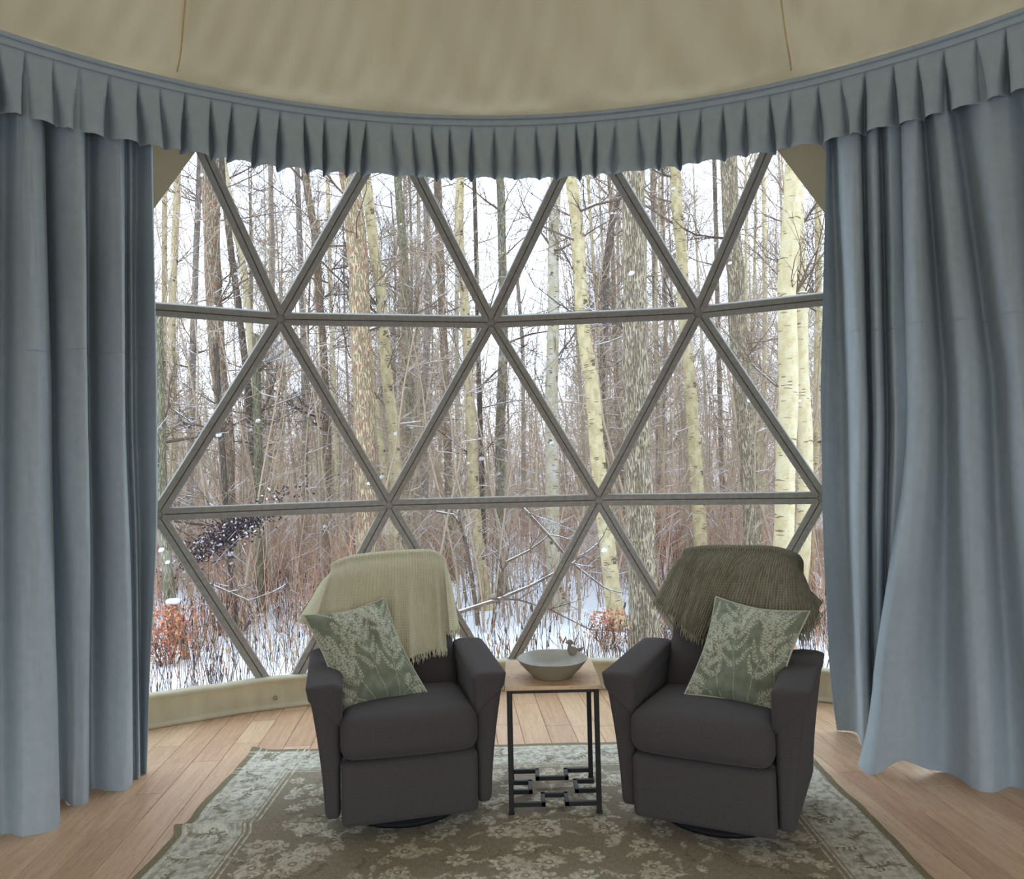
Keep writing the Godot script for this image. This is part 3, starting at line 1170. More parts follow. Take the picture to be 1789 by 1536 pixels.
func fringe(t: Node, f: Callable, r: RandomNumberGenerator, kind: int, a: float, z: float, length: float, count: int) -> void:
	var b := MB.new()
	for k in count:
		var u := lerpf(a, z, (k + r.randf()) / count)
		var p: Vector3 = f.call(u, 0.0)
		var q := p + Vector3(r.randf_range(-0.012, 0.012), -length * r.randf_range(0.6, 1.1), r.randf_range(-0.008, 0.010))
		var mid := (p + q) * 0.5 + Vector3(r.randf_range(-0.008, 0.008), 0, r.randf_range(-0.006, 0.006))
		b.stick(p, mid, 0.0022, 0.0032, Color.WHITE, 4)
		b.stick(mid, q, 0.0032, 0.0008, Color.WHITE, 4)
	var o := obj("fringe", b.done(), M["fringe_%d" % kind], t)
	o.set_meta("kind", "stuff")


func pillow(label: String, tl: Vector3, tr: Vector3, br: Vector3, bl: Vector3, kind: int, front: float, rear: float) -> void:
	var t := thing("pillow", label, "pillow")
	var nrm := (br - tl).cross(tr - bl).normalized()
	if nrm.z < 0:
		nrm = -nrm
	var dent := noise(2.0, 2, 90 + kind)
	var edge := func(u: float, w: float) -> Vector3:
		# sides bow in a little between the ears
		var uu := u + 0.055 * sin(PI * w) * (0.5 - u) * 2.0
		var ww := w + 0.055 * sin(PI * u) * (0.5 - w) * 2.0
		return tl.lerp(tr, uu).lerp(bl.lerp(br, uu), ww)
	var b := MB.new()
	for s in [1.0, -1.0]:
		var depth: float = front if s > 0 else rear
		var f := func(u: float, w: float) -> Vector3:
			var p: Vector3 = edge.call(u, w)
			var puff := pow(maxf(0.0, sin(PI * u) * sin(PI * w)), 0.55)
			return p + nrm * s * depth * puff * (1.0 + 0.35 * dent.get_noise_2d(u * 1.2, w * 1.2 + s))
		b.grid(30, 30, f, 1.0, 1.0, s < 0)
	var cover := obj("cover", b.done(), M["pillow_%d" % kind], t)
	var pts := []
	var rad := []
	for side in 4:
		for k in 16:
			var x := k / 16.0
			var uv: Vector2 = [Vector2(x, 0), Vector2(1, x), Vector2(1 - x, 1), Vector2(0, 1 - x)][side]
			pts.append(edge.call(uv.x, uv.y))
			rad.append(0.0042)
	pts.append(pts[0])
	rad.append(0.0042)
	var c := MB.new()
	c.tube(pts, rad, 7)
	obj("piping", c.done(), M.piping, cover)


func side_table() -> void:
	var t := thing("side_table", "square side table with black metal frame and pale wooden top between the chairs", "table", Vector3(0.155, 0.009, -3.73), 0.0)
	var b := MB.new()
	b.box(Transform3D(Basis(), Vector3(0, 0.561, 0)), Vector3(0.43, 0.018, 0.47), 0.003)
	obj("table_top", b.done(), M.table_wood, t)
	var w := 0.205
	var d := 0.2
	for sx in [-1.0, 1.0]:
		for sz in [-1.0, 1.0]:
			var l := MB.new()
			l.box(Transform3D(Basis(), Vector3(sx * (w - 0.011), 0.276, sz * (d - 0.011))), Vector3(0.022, 0.552, 0.022), 0.002)
			l.box(Transform3D(Basis(), Vector3(sx * (w - 0.011), 0.004, sz * (d - 0.011))), Vector3(0.027, 0.008, 0.027), 0.002)
			obj("leg", l.done(), M.black_metal, t)
	var f := MB.new()
	for s in [-1.0, 1.0]:
		f.box(Transform3D(Basis(), Vector3(0, 0.541, s * (d - 0.011))), Vector3(2 * w - 0.044, 0.022, 0.022), 0.002)
		f.box(Transform3D(Basis(), Vector3(s * (w - 0.011), 0.541, 0)), Vector3(0.022, 0.022, 2 * d - 0.044), 0.002)
	obj("top_frame", f.done(), M.black_metal, t)
	# the key pattern low between the legs: x from -1 to 1, z from 0 in front to 1 behind
	var key := func(path: Array) -> void:
		var k := MB.new()
		for q in path.size() - 1:
			var a: Vector2 = path[q]
			var c: Vector2 = path[q + 1]
			var p0 := Vector3(a.x * (w - 0.011), 0.042, (d - 0.011) * (1.0 - 2.0 * a.y))
			var p1 := Vector3(c.x * (w - 0.011), 0.042, (d - 0.011) * (1.0 - 2.0 * c.y))
			var along := (p1 - p0).normalized() * 0.0095
			k.bar(p0 - along, p1 + along, 0.019, 0.019, Vector3.UP, 0.0015)
		obj("key_bar", k.done(), M.black_metal, t)
	key.call([Vector2(-0.96, 0.0), Vector2(-0.27, 0.0), Vector2(-0.27, 0.25), Vector2(0.27, 0.25), Vector2(0.27, 0.0), Vector2(0.96, 0.0)])
	key.call([Vector2(-0.96, 1.0), Vector2(-0.36, 1.0), Vector2(-0.36, 0.76), Vector2(0.36, 0.76), Vector2(0.36, 1.0), Vector2(0.96, 1.0)])
	key.call([Vector2(-0.96, 0.36), Vector2(-0.55, 0.36), Vector2(-0.55, 0.64), Vector2(-0.96, 0.64)])
	key.call([Vector2(0.96, 0.36), Vector2(0.55, 0.36), Vector2(0.55, 0.64), Vector2(0.96, 0.64)])
	# bowl
	var at := Vector3(0.163, 0.579, -3.66)
	var o := thing("bowl", "wide shallow stoneware bowl with a small bird on its rim, on the side table", "bowl", at)
	var lathe := func(prof: Array, wave: float) -> ArrayMesh:
		var m := MB.new()
		m.grid(64, prof.size() - 1, func(u: float, v: float) -> Vector3:
			var p: Vector2 = prof[int(round(v * (prof.size() - 1)))]
			var a := TAU * u
			var lift := wave * p.y * (sin(a * 3.0 + 1.0) * 0.5 + 0.5 * sin(a * 5.0))
			return Vector3(cos(a) * p.x, p.y + lift, sin(a) * p.x), 1.0, 1.0, true)
		return m.done()
	obj("outside", lathe.call([Vector2(0.001, 0.002), Vector2(0.085, 0.0), Vector2(0.092, 0.004), Vector2(0.105, 0.018), Vector2(0.13, 0.042), Vector2(0.15, 0.066), Vector2(0.161, 0.08), Vector2(0.163, 0.084)], 0.02), M.stoneware_outside, o)
	obj("inside", lathe.call([Vector2(0.163, 0.084), Vector2(0.161, 0.087), Vector2(0.156, 0.085), Vector2(0.146, 0.07), Vector2(0.125, 0.046), Vector2(0.1, 0.026), Vector2(0.06, 0.014), Vector2(0.001, 0.011)], 0.02), M.stoneware, o)
	var bird := MB.new()
	var p0 := Vector3(0.098, 0.084, -0.118)
	bird.tube([p0 + Vector3(-0.012, 0.03, 0), p0 + Vector3(-0.008, 0.014, 0), p0 + Vector3(0.002, 0.002, 0), p0 + Vector3(0.018, -0.004, 0), p0 + Vector3(0.034, 0.004, 0), p0 + Vector3(0.056, 0.016, 0)], [0.006, 0.016, 0.023, 0.022, 0.011, 0.003], 14)
	bird.tube([p0 + Vector3(-0.032, 0.04, 0), p0 + Vector3(-0.024, 0.041, 0), p0 + Vector3(-0.016, 0.042, 0), p0 + Vector3(-0.004, 0.042, 0), p0 + Vector3(0.006, 0.036, 0)], [0.001, 0.004, 0.012, 0.014, 0.006], 12)
	bird.smooth()
	obj("bird", bird.done(), M.bird, o)


func rug() -> void:
	var x0 := -1.485
	var x1 := 1.512
	var z0 := -4.42
	var z1 := -2.02
	var n := noise(0.9, 2, 33)
	var top := func(u: float, w: float) -> Vector3:
		var x := lerpf(x0, x1, u)
		var z := lerpf(z0, z1, w)
		var y := 0.008
		# a wrinkle near one long side, and a lifted corner
		var wr := exp(-pow((z + 3.47 + 0.06 * (x + 1.4)) / 0.035, 2.0)) * smoothstep(-0.75, -1.35, x)
		y += 0.022 * wr
		y += 0.018 * exp(-pow((x - x0) / 0.06, 2.0) - pow((z - z0) / 0.05, 2.0))
		var ez := 0.012 * n.get_noise_1d(x * 3.0) * smoothstep(0.15, 0.0, w)
		var ex := 0.012 * n.get_noise_1d(z * 3.0 + 50.0) * (smoothstep(0.12, 0.0, u) + smoothstep(0.88, 1.0, u))
		return Vector3(x + ex - 0.02 * wr, y, z + ez)
	var b := MB.new()
	b.grid(120, 130, top)
	# edge, turned down to the floor
	for side in 4:
		var f := func(u: float, w: float) -> Vector3:
			var uv: Vector2 = [Vector2(u, 0), Vector2(1, u), Vector2(1 - u, 1), Vector2(0, 1 - u)][side]
			var p: Vector3 = top.call(uv.x, uv.y)
			p.y = lerpf(p.y, p.y - 0.0075, w)
			return p
		b.grid(120, 1, f, 0.0, 0.0, true)
	tag(obj("rug", b.done(), M.rug), "large faded floral rug in beige and taupe under both chairs and the table", "rug")


# ------------------------------------------------------------------ outdoors
func lin(r: int, g: int, b: int) -> Color:
	return Color8(r, g, b).srgb_to_linear()


func grow(b: MB, p: Vector3, dir: Vector3, length: float, r0: float, col: Color, level: int, up: float, snow := 0.0, twist := 0.35) -> void:
	# a bent branch with side twigs
	var n := 4 if level > 0 else 3
	var d := dir
	var q := p
	var pale := lin(226, 226, 232)
	for k in n:
		d = (d + Vector3(rng.randf_range(-twist, twist), rng.randf_range(-twist, twist) * 0.7 + up * 0.25, rng.randf_range(-twist, twist))).normalized()
		var e := q + d * length / n
		var ra := r0 * (1.0 - 0.8 * k / n)
		var rb := r0 * (1.0 - 0.8 * (k + 1) / n)
		b.stick(q, e, ra, rb, col, 4 if r0 > 0.012 else 3)
		if snow > 0.0 and absf(d.y) < 0.75 and rng.randf() < snow:
			var lift := Vector3(0, ra * 0.8 + 0.002, 0)
			b.stick(q + lift, e + lift, ra * 0.9, rb * 0.9 + 0.001, pale, 3)
		if level > 0:
			for s in (2 if level > 1 else 1) + (1 if rng.randf() < 0.5 else 0):
				var side := d.cross(Vector3(rng.randf_range(-1, 1), rng.randf_range(-1, 1), rng.randf_range(-1, 1))).normalized()
				var nd := (d * 0.55 + side * 0.8 + Vector3(0, up * 0.35, 0)).normalized()
				grow(b, q.lerp(e, rng.randf()), nd, length * rng.randf_range(0.32, 0.55), rb * 0.55 + 0.0012, col, level - 1, up, snow, twist)
		q = e


func hero_tree(label: String, kind: String, z: float, rt: float, rb: float, xy: Array, branches: int, lowest := 1.0) -> void:
	var pts := []
	var n := xy.size() / 2
	var bend := rng.randf_range(-0.3, 0.3)
	var high: float = xy[xy.size() - 1]
	var raw := []
	for k in n:
		raw.append(Vector3(xy[2 * k], xy[2 * k + 1], -z + bend * maxf(0, xy[2 * k + 1]) / high))
	var rad := []
	for k in n - 1:
		for s in 4:
			var f := s / 4.0
			var p: Vector3 = raw[k].cubic_interpolate(raw[k + 1], raw[maxi(k - 1, 0)], raw[mini(k + 2, n - 1)], f)
			pts.append(p)
	pts.append(raw[n - 1])
	for p in pts:
		var h := clampf((p.y - GROUND) / (high - GROUND), 0, 1)
		rad.append(lerpf(rb, rt, pow(h, 0.8)) + rb * 0.45 * exp(-(p.y - GROUND) / 0.16))
	var t := thing("tree", label, "tree", Vector3(raw[0].x, GROUND, raw[0].z))
	var here: Vector3 = t.position
	var rel := []
	for p in pts:
		rel.append(p - here)
	var b := MB.new()
	var smooth_bark := kind in ["birch", "aspen", "grayaspen"]
	b.tube(rel, rad, 16, Color.WHITE, 0.42 if smooth_bark else 0.8, 0.10 if smooth_bark else 0.2, noise(0.02, 2, 7 + used.get("tree", 0)), 1.0 if smooth_bark else 2.0)
	b.smooth()
	var trunk := obj("trunk", b.done(), M[kind], t)
	var cols := [lin(108, 92, 80), lin(126, 110, 94), lin(96, 82, 74)]
	var top_seen := 2.0 + 0.46 * z
	for k in branches:
		var m := MB.new()
		m.colored = true
		var y := rng.randf_range(lowest, minf(high, top_seen))
		var p: Vector3 = rel[0]
		for q in pts.size() - 1:
			if pts[q].y <= y and pts[q + 1].y >= y:
				p = rel[q].lerp(rel[q + 1], (y - pts[q].y) / maxf(0.01, pts[q + 1].y - pts[q].y))
		var a := rng.randf() * TAU
		var dir := Vector3(cos(a), rng.randf_range(-0.1, 0.9), sin(a) * 0.8).normalized()
		grow(m, p, dir, rng.randf_range(0.9, 2.1), rng.randf_range(0.009, 0.02), cols[k % 3], 2, 0.5, 0.16 if y < 3.0 else 0.05)
		obj("branch", m.done(), M.twig, t)
	# snow caught on the bark
	for k in 3:
		var q := rng.randi_range(2, pts.size() - 3)
		if pts[q].y > top_seen or pts[q].y < 0.3:
			continue
		var m := MB.new()
		var c: Vector3 = rel[q] + Vector3(rng.randf_range(-1, 1) * rad[q] * 0.8, 0, rad[q] * 0.75)
		var s := rng.randf_range(0.018, 0.04)
		m.rbox(Vector3(s, s * 0.8, s * 0.7), s * 0.65, 2, func(p: Vector3) -> Vector3: return p + c + Vector3(p.y * 0.3, 0, 0))
		obj("snow_clump", m.done(), M.snow, trunk)


func trees() -> void:
	hero_tree("thick brown furrowed trunk near the curtain, thickest of those behind the first big pane", "rough", 12.0, 0.131, 0.105, [-4.28, -0.55, -4.31, 0.38, -4.34, 1.16, -4.34, 2.00, -4.42, 3.03, -4.49, 4.06, -4.52, 6.06, -4.56, 6.64, -4.69, 9.28], 12, 1.5)
	hero_tree("thick trunk with reddish peeling patches and yellow moss, above the chair with pale throw", "red", 10.0, 0.124, 0.132, [-1.87, -0.55, -1.87, 0.54, -1.87, 1.37, -1.87, 2.39, -1.90, 3.16, -1.92, 4.26, -2.01, 5.34, -2.05, 5.82, -2.18, 8.22], 8, 2.2)
	hero_tree("curving yellowish aspen trunk leaning close beside the reddish peeling trunk", "aspen", 10.6, 0.068, 0.080, [-1.57, -0.55, -1.57, 0.70, -1.57, 1.48, -1.59, 2.17, -1.65, 2.69, -1.69, 3.39, -1.72, 3.93, -1.78, 4.36, -1.83, 4.90, -1.89, 5.52, -1.94, 6.00, -2.11, 8.47], 6, 2.0)
	hero_tree("slim greenish mossy trunk just beyond the curving yellowish aspen", "moss", 13.0, 0.061, 0.080, [-1.69, -0.55, -1.68, 1.25, -1.68, 2.52, -1.69, 3.62, -1.72, 4.07, -1.74, 4.86, -1.78, 5.64, -1.82, 6.36, -1.84, 6.99, -1.91, 9.75], 9, 2.0)
	hero_tree("slender straight grey trunk between the greenish mossy one and the next strut", "gray", 17.0, 0.074, 0.080, [-1.93, -0.55, -1.90, 1.15, -1.88, 3.13, -1.76, 4.75, -1.74, 7.07, -1.77, 8.27, -1.81, 11.51], 10, 2.5)
	hero_tree("slim brown furrowed trunk passing behind the second hub's descending strut", "rough", 14.0, 0.066, 0.070, [-1.15, -0.55, -1.15, 1.11, -1.15, 2.12, -1.15, 3.03, -1.20, 4.25, -1.21, 5.37, -1.24, 6.71, -1.25, 7.08, -1.31, 9.96], 9, 2.0)
	hero_tree("yellow aspen trunk with orange-brown foot, just before the middle of the window", "aspen", 11.5, 0.056, 0.082, [-0.42, -0.55, -0.44, -0.36, -0.51, 0.35, -0.57, 1.18, -0.59, 2.01, -0.61, 2.75, -0.64, 3.76, -0.68, 4.45, -0.71, 4.91, -0.69, 5.66, -0.67, 6.00, -0.60, 8.58], 7, 2.2)
	hero_tree("pale grey trunk standing alone against open sky behind the central hub", "graymoss", 12.5, 0.059, 0.086, [-0.21, -0.55, -0.21, 0.24, -0.20, 1.43, -0.18, 2.24, -0.11, 3.26, -0.09, 3.87, -0.09, 4.94, -0.09, 6.05, -0.10, 6.46, -0.14, 9.16], 8, 2.5)
	hero_tree("straight smooth trunk, greyish above and yellower below, past the central hub", "grayaspen", 11.0, 0.066, 0.106, [0.58, -0.55, 0.57, -0.26, 0.53, 0.38, 0.55, 1.25, 0.57, 2.50, 0.63, 3.63, 0.65, 4.52, 0.71, 5.57, 0.73, 5.85, 0.81, 8.37], 7, 2.0)
	hero_tree("bowed creamy yellow aspen whose foot stands in the snow above the bowl", "aspen", 9.5, 0.065, 0.103, [1.22, -0.40, 1.17, -0.03, 1.12, 0.52, 1.05, 1.35, 1.01, 1.89, 0.98, 2.51, 0.91, 3.01, 0.89, 3.34, 0.87, 3.92, 0.85, 4.49, 0.79, 5.07, 0.77, 5.26, 0.66, 7.60], 7, 2.4)
	hero_tree("dark crooked trunk leaning behind the thick grey furrowed one", "dark", 14.0, 0.061, 0.066, [1.70, -0.55, 1.66, 1.05, 1.62, 2.68, 1.71, 4.11, 1.76, 5.03, 1.89, 5.86, 2.08, 6.57, 2.15, 7.00, 2.45, 9.88], 9, 2.2)
	hero_tree("nearest and thickest grey furrowed trunk, its foot just past the window sill", "rough2", 7.7, 0.095, 0.145, [1.27, -0.45, 1.23, 0.05, 1.23, 0.71, 1.22, 1.39, 1.22, 2.22, 1.23, 2.99, 1.24, 3.76, 1.25, 4.42, 1.25, 4.78, 1.25, 6.90], 5, 2.6)
	hero_tree("thin faint grey trunk in the gap after the nearest furrowed trunk", "gray", 18.0, 0.052, 0.065, [3.27, -0.55, 3.31, 0.88, 3.35, 2.97, 3.34, 4.81, 3.35, 6.54, 3.36, 8.28, 3.38, 11.64], 12, 2.2)
	hero_tree("yellowish aspen bowing sideways, crossed by a strut above the dark throw", "aspen", 11.0, 0.070, 0.098, [2.64, -0.55, 2.60, 0.41, 2.57, 1.30, 2.54, 2.22, 2.51, 2.95, 2.47, 3.70, 2.47, 4.48, 2.43, 5.08, 2.42, 5.75, 2.41, 6.14, 2.36, 8.66], 9, 2.0)
	hero_tree("thick straw-coloured furrowed trunk between the bowing aspen and the pair of birches", "rough2", 10.0, 0.102, 0.112, [3.03, -0.55, 3.02, 0.50, 3.01, 1.31, 3.00, 1.98, 2.96, 2.64, 2.93, 3.32, 2.94, 3.93, 2.91, 4.59, 2.91, 5.42, 2.89, 5.86, 2.84, 8.26], 8, 2.4)
	hero_tree("large cream birch with black scars, the thicker of the pair by the curtain", "birch", 8.5, 0.088, 0.113, [2.81, -0.55, 2.89, 0.65, 2.94, 1.57, 2.99, 2.25, 3.00, 2.81, 3.01, 3.47, 3.07, 4.12, 3.14, 4.99, 3.17, 5.32, 3.29, 7.54], 4, 3.0)
	hero_tree("cream birch partly hidden by its thicker twin, nearest to the curtain", "birch", 9.3, 0.072, 0.093, [3.27, -0.55, 3.36, 0.22, 3.40, 0.56, 3.48, 1.57, 3.48, 2.24, 3.48, 2.72, 3.51, 3.54, 3.51, 4.29, 3.51, 5.12, 3.50, 5.68, 3.48, 7.99], 6, 2.0)
	hero_tree("thin pale trunk closest to the curtain at the window's far upper corner", "aspen", 16.0, 0.050, 0.056, [-7.11, -0.55, -7.09, 0.95, -7.07, 2.34, -7.01, 4.68, -6.95, 7.76, -6.91, 10.88], 10, 1.6)
	hero_tree("pale yellowish young trunk, second from the curtain in the first pane", "aspen", 14.0, 0.058, 0.073, [-6.13, -0.55, -6.06, 1.02, -6.01, 2.24, -6.00, 4.29, -5.92, 5.73, -5.85, 7.29, -5.78, 10.17], 10, 1.6)
	hero_tree("grey young trunk just before the thick brown furrowed one", "gray", 15.0, 0.049, 0.065, [-6.19, -0.55, -6.15, 0.97, -6.11, 2.28, -6.03, 4.47, -5.95, 6.24, -5.88, 7.69, -5.80, 10.69], 10, 1.6)
	hero_tree("dark leaning young trunk just past the thick brown furrowed one", "dark", 13.0, 0.046, 0.061, [-4.08, -0.55, -4.18, 1.14, -4.29, 2.02, -4.34, 2.92, -4.46, 4.04, -4.55, 4.83, -4.67, 5.90, -4.74, 6.77, -4.87, 9.53], 9, 1.6)
	hero_tree("young white birch leaning in step with its dark neighbour beside the first hub", "birch", 13.5, 0.051, 0.064, [-4.35, -0.55, -4.35, 1.10, -4.36, 2.28, -4.39, 3.17, -4.48, 4.13, -4.53, 4.86, -4.62, 5.46, -4.73, 5.96, -5.11, 8.78], 8, 1.6)
	hero_tree("slim brown trunk with many arching boughs between first hub and reddish trunk", "rough", 12.5, 0.054, 0.068, [-2.95, -0.55, -2.94, 1.11, -2.94, 2.62, -2.99, 3.85, -3.02, 4.31, -3.06, 5.23, -3.17, 5.98, -3.22, 6.63, -3.33, 9.33], 14, 1.6)
	hero_tree("faint grey trunk behind the slim brown one with arching boughs", "gray", 18.0, 0.059, 0.072, [-4.74, -0.55, -4.74, 0.96, -4.73, 3.55, -4.76, 5.80, -4.82, 8.46, -4.86, 11.82], 12, 2.0)
	hero_tree("thin white birch slanting beside the strut before the reddish peeling trunk", "birch", 15.0, 0.038, 0.049, [-3.28, -0.55, -3.33, 1.04, -3.36, 2.33, -3.39, 3.31, -3.42, 4.41, -3.46, 7.41], 8, 1.6)
	hero_tree("short pale aspen stem squeezed between the reddish trunk and the curving aspen", "aspen", 11.5, 0.046, 0.058, [-1.76, -0.55, -1.82, 0.38, -1.87, 1.19, -1.90, 1.66, -1.98, 2.42, -2.06, 3.06, -2.26, 5.64], 4, 2.0)
	hero_tree("thin dark snow-flecked stem beside the yellow aspen with the orange-brown foot", "dark", 12.0, 0.031, 0.044, [-0.45, -0.55, -0.46, 0.29, -0.47, 1.25, -0.49, 3.14, -0.49, 4.50, -0.50, 7.14], 9, 1.2)
	hero_tree("thin white birch between the straw-coloured trunk and the pair of birches", "birch", 16.0, 0.047, 0.058, [5.00, -0.55, 5.01, -0.25, 5.07, 1.16, 5.14, 2.49, 5.20, 3.34, 5.26, 4.40, 5.37, 7.52], 8, 1.6)
	hero_tree("slim pale trunk half hidden behind the edge of the curtain by the birches", "aspen", 12.0, 0.044, 0.057, [4.47, -0.55, 4.49, -0.16, 4.62, 1.92, 4.71, 4.20, 4.74, 5.98, 4.76, 8.62], 10, 1.5)
	hero_tree("distant grey trunk showing just above the first hub", "gray", 20.0, 0.058, 0.073, [-6.10, -0.55, -6.13, 1.02, -6.19, 3.65, -6.06, 6.58, -6.09, 9.25, -6.11, 12.85], 12, 2.0)
	hero_tree("distant grey trunk in the pale gap beyond the central hub", "gray", 22.0, 0.050, 0.072, [0.28, -0.55, 0.29, 0.81, 0.36, 4.63, 0.30, 6.0, 0.24, 7.0], 9, 2.0)
	hero_tree("distant dark trunk between the bowing aspen and the straw-coloured trunk", "dark", 20.0, 0.051, 0.065, [5.29, -0.55, 5.30, 0.76, 5.32, 5.14, 5.35, 7.80, 5.37, 11.40], 13, 2.0)
	hero_tree("low mossy yellow-green trunk against the curtain below the window's lower rail", "moss", 9.2, 0.053, 0.060, [-3.94, -0.55, -4.04, 0.34, -4.07, 0.67, -4.11, 1.27, -4.19, 3.58], 5, 0.6)
	hero_tree("short dark stem below the blackish seed-laden bush", "dark", 10.0, 0.029, 0.044, [-3.54, -0.57, -3.58, 0.22, -3.62, 0.79, -3.73, 3.19], 6, 0.4)
	hero_tree("short mossy stem below the lower rail, over the tan grass", "moss", 11.0, 0.056, 0.064, [-3.52, -0.40, -3.54, 0.15, -3.55, 0.95, -3.58, 3.47], 6, 0.6)


func background_trees() -> void:
	# slim trees alike in the depth of the wood: eight kinds, each repeated
	var protos := []
	for k in 8:
		var h := rng.randf_range(9.0, 14.0)
		var m := MB.new()
		var pts := []
		var rad := []
		var lean := Vector3(rng.randf_range(-0.05, 0.05), 0, rng.randf_range(-0.03, 0.03))
		for q in 9:
			var y := h * q / 8.0
			pts.append(Vector3(sin(q * 0.9 + k) * 0.06, y, cos(q * 1.1 + k) * 0.05) + lean * y)
			rad.append(lerpf(0.06, 0.016, q / 8.0) * rng.randf_range(0.95, 1.05))
		m.tube(pts, rad, 7, Color.WHITE, 0.6)
		var tw := MB.new()
		tw.colored = true
		var col: Color = [lin(158, 140, 122), lin(174, 156, 136), lin(138, 122, 106), lin(168, 148, 128)][k % 4]
		for q in 32:
			var y := rng.randf_range(1.4, h)
			var a := rng.randf() * TAU
			var at: Vector3 = pts[mini(7, int(y / h * 8.0))].lerp(pts[mini(8, int(y / h * 8.0) + 1)], fmod(y / h * 8.0, 1.0))
			grow(tw, at, Vector3(cos(a), rng.randf_range(0.2, 1.1), sin(a)).normalized(), rng.randf_range(0.8, 2.4), rng.randf_range(0.008, 0.018), col, 2, 0.6, 0.1 if y < 4.0 else 0.03)
		protos.append([m.done(), tw.done(), ["grayaspen", "aspen", "gray", "birch", "rough2", "grayaspen", "aspen", "rough"][k]])
	var first := []
	var r := RandomNumberGenerator.new()
	r.seed = 404
	for k in 150:
		var z := lerpf(15.0, 66.0, pow((k + r.randf()) / 150.0, 1.35))
		var x := r.randf_range(-0.54, 0.54) * z + 0.05
		if absf(x / z - 0.0) < 0.05 and z < 34.0:
			x += 0.1 * z * signf(x)
		var kind := k % 8
		var t := Node3D.new()
		t.name = numbered("slim_tree")
		add_child(t)
		piece("trunk", 0, protos[kind][0], M[protos[kind][2]], t)
		var tw := piece("twigs", 0, protos[kind][1], M.twig, t)
		tw.set_meta("kind", "stuff")
		t.position = Vector3(x, GROUND - 0.05, -z)
		t.rotation.y = r.randf() * TAU
		t.scale = Vector3.ONE * r.randf_range(0.75, 1.15)
		tag(t, "slim bare tree deep in the wood behind the nearer trunks", "tree", "slim bare trees deep in the wood")


func scatter(called: String, meshes: Array, places: Array, m: Material) -> void:
	# what nobody could count: each kind is copied over its places
	for k in meshes.size():
		var mm := MultiMesh.new()
		mm.transform_format = MultiMesh.TRANSFORM_3D
		mm.mesh = meshes[k]
		var mine := []
		for q in range(k, places.size(), meshes.size()):
			mine.append(places[q])
		mm.instance_count = mine.size()
		for q in mine.size():
			mm.set_instance_transform(q, mine[q])
		var o := MultiMeshInstance3D.new()
		o.multimesh = mm
		o.material_override = m
		o.name = numbered(called)
		o.set_meta("kind", "stuff")
		add_child(o)


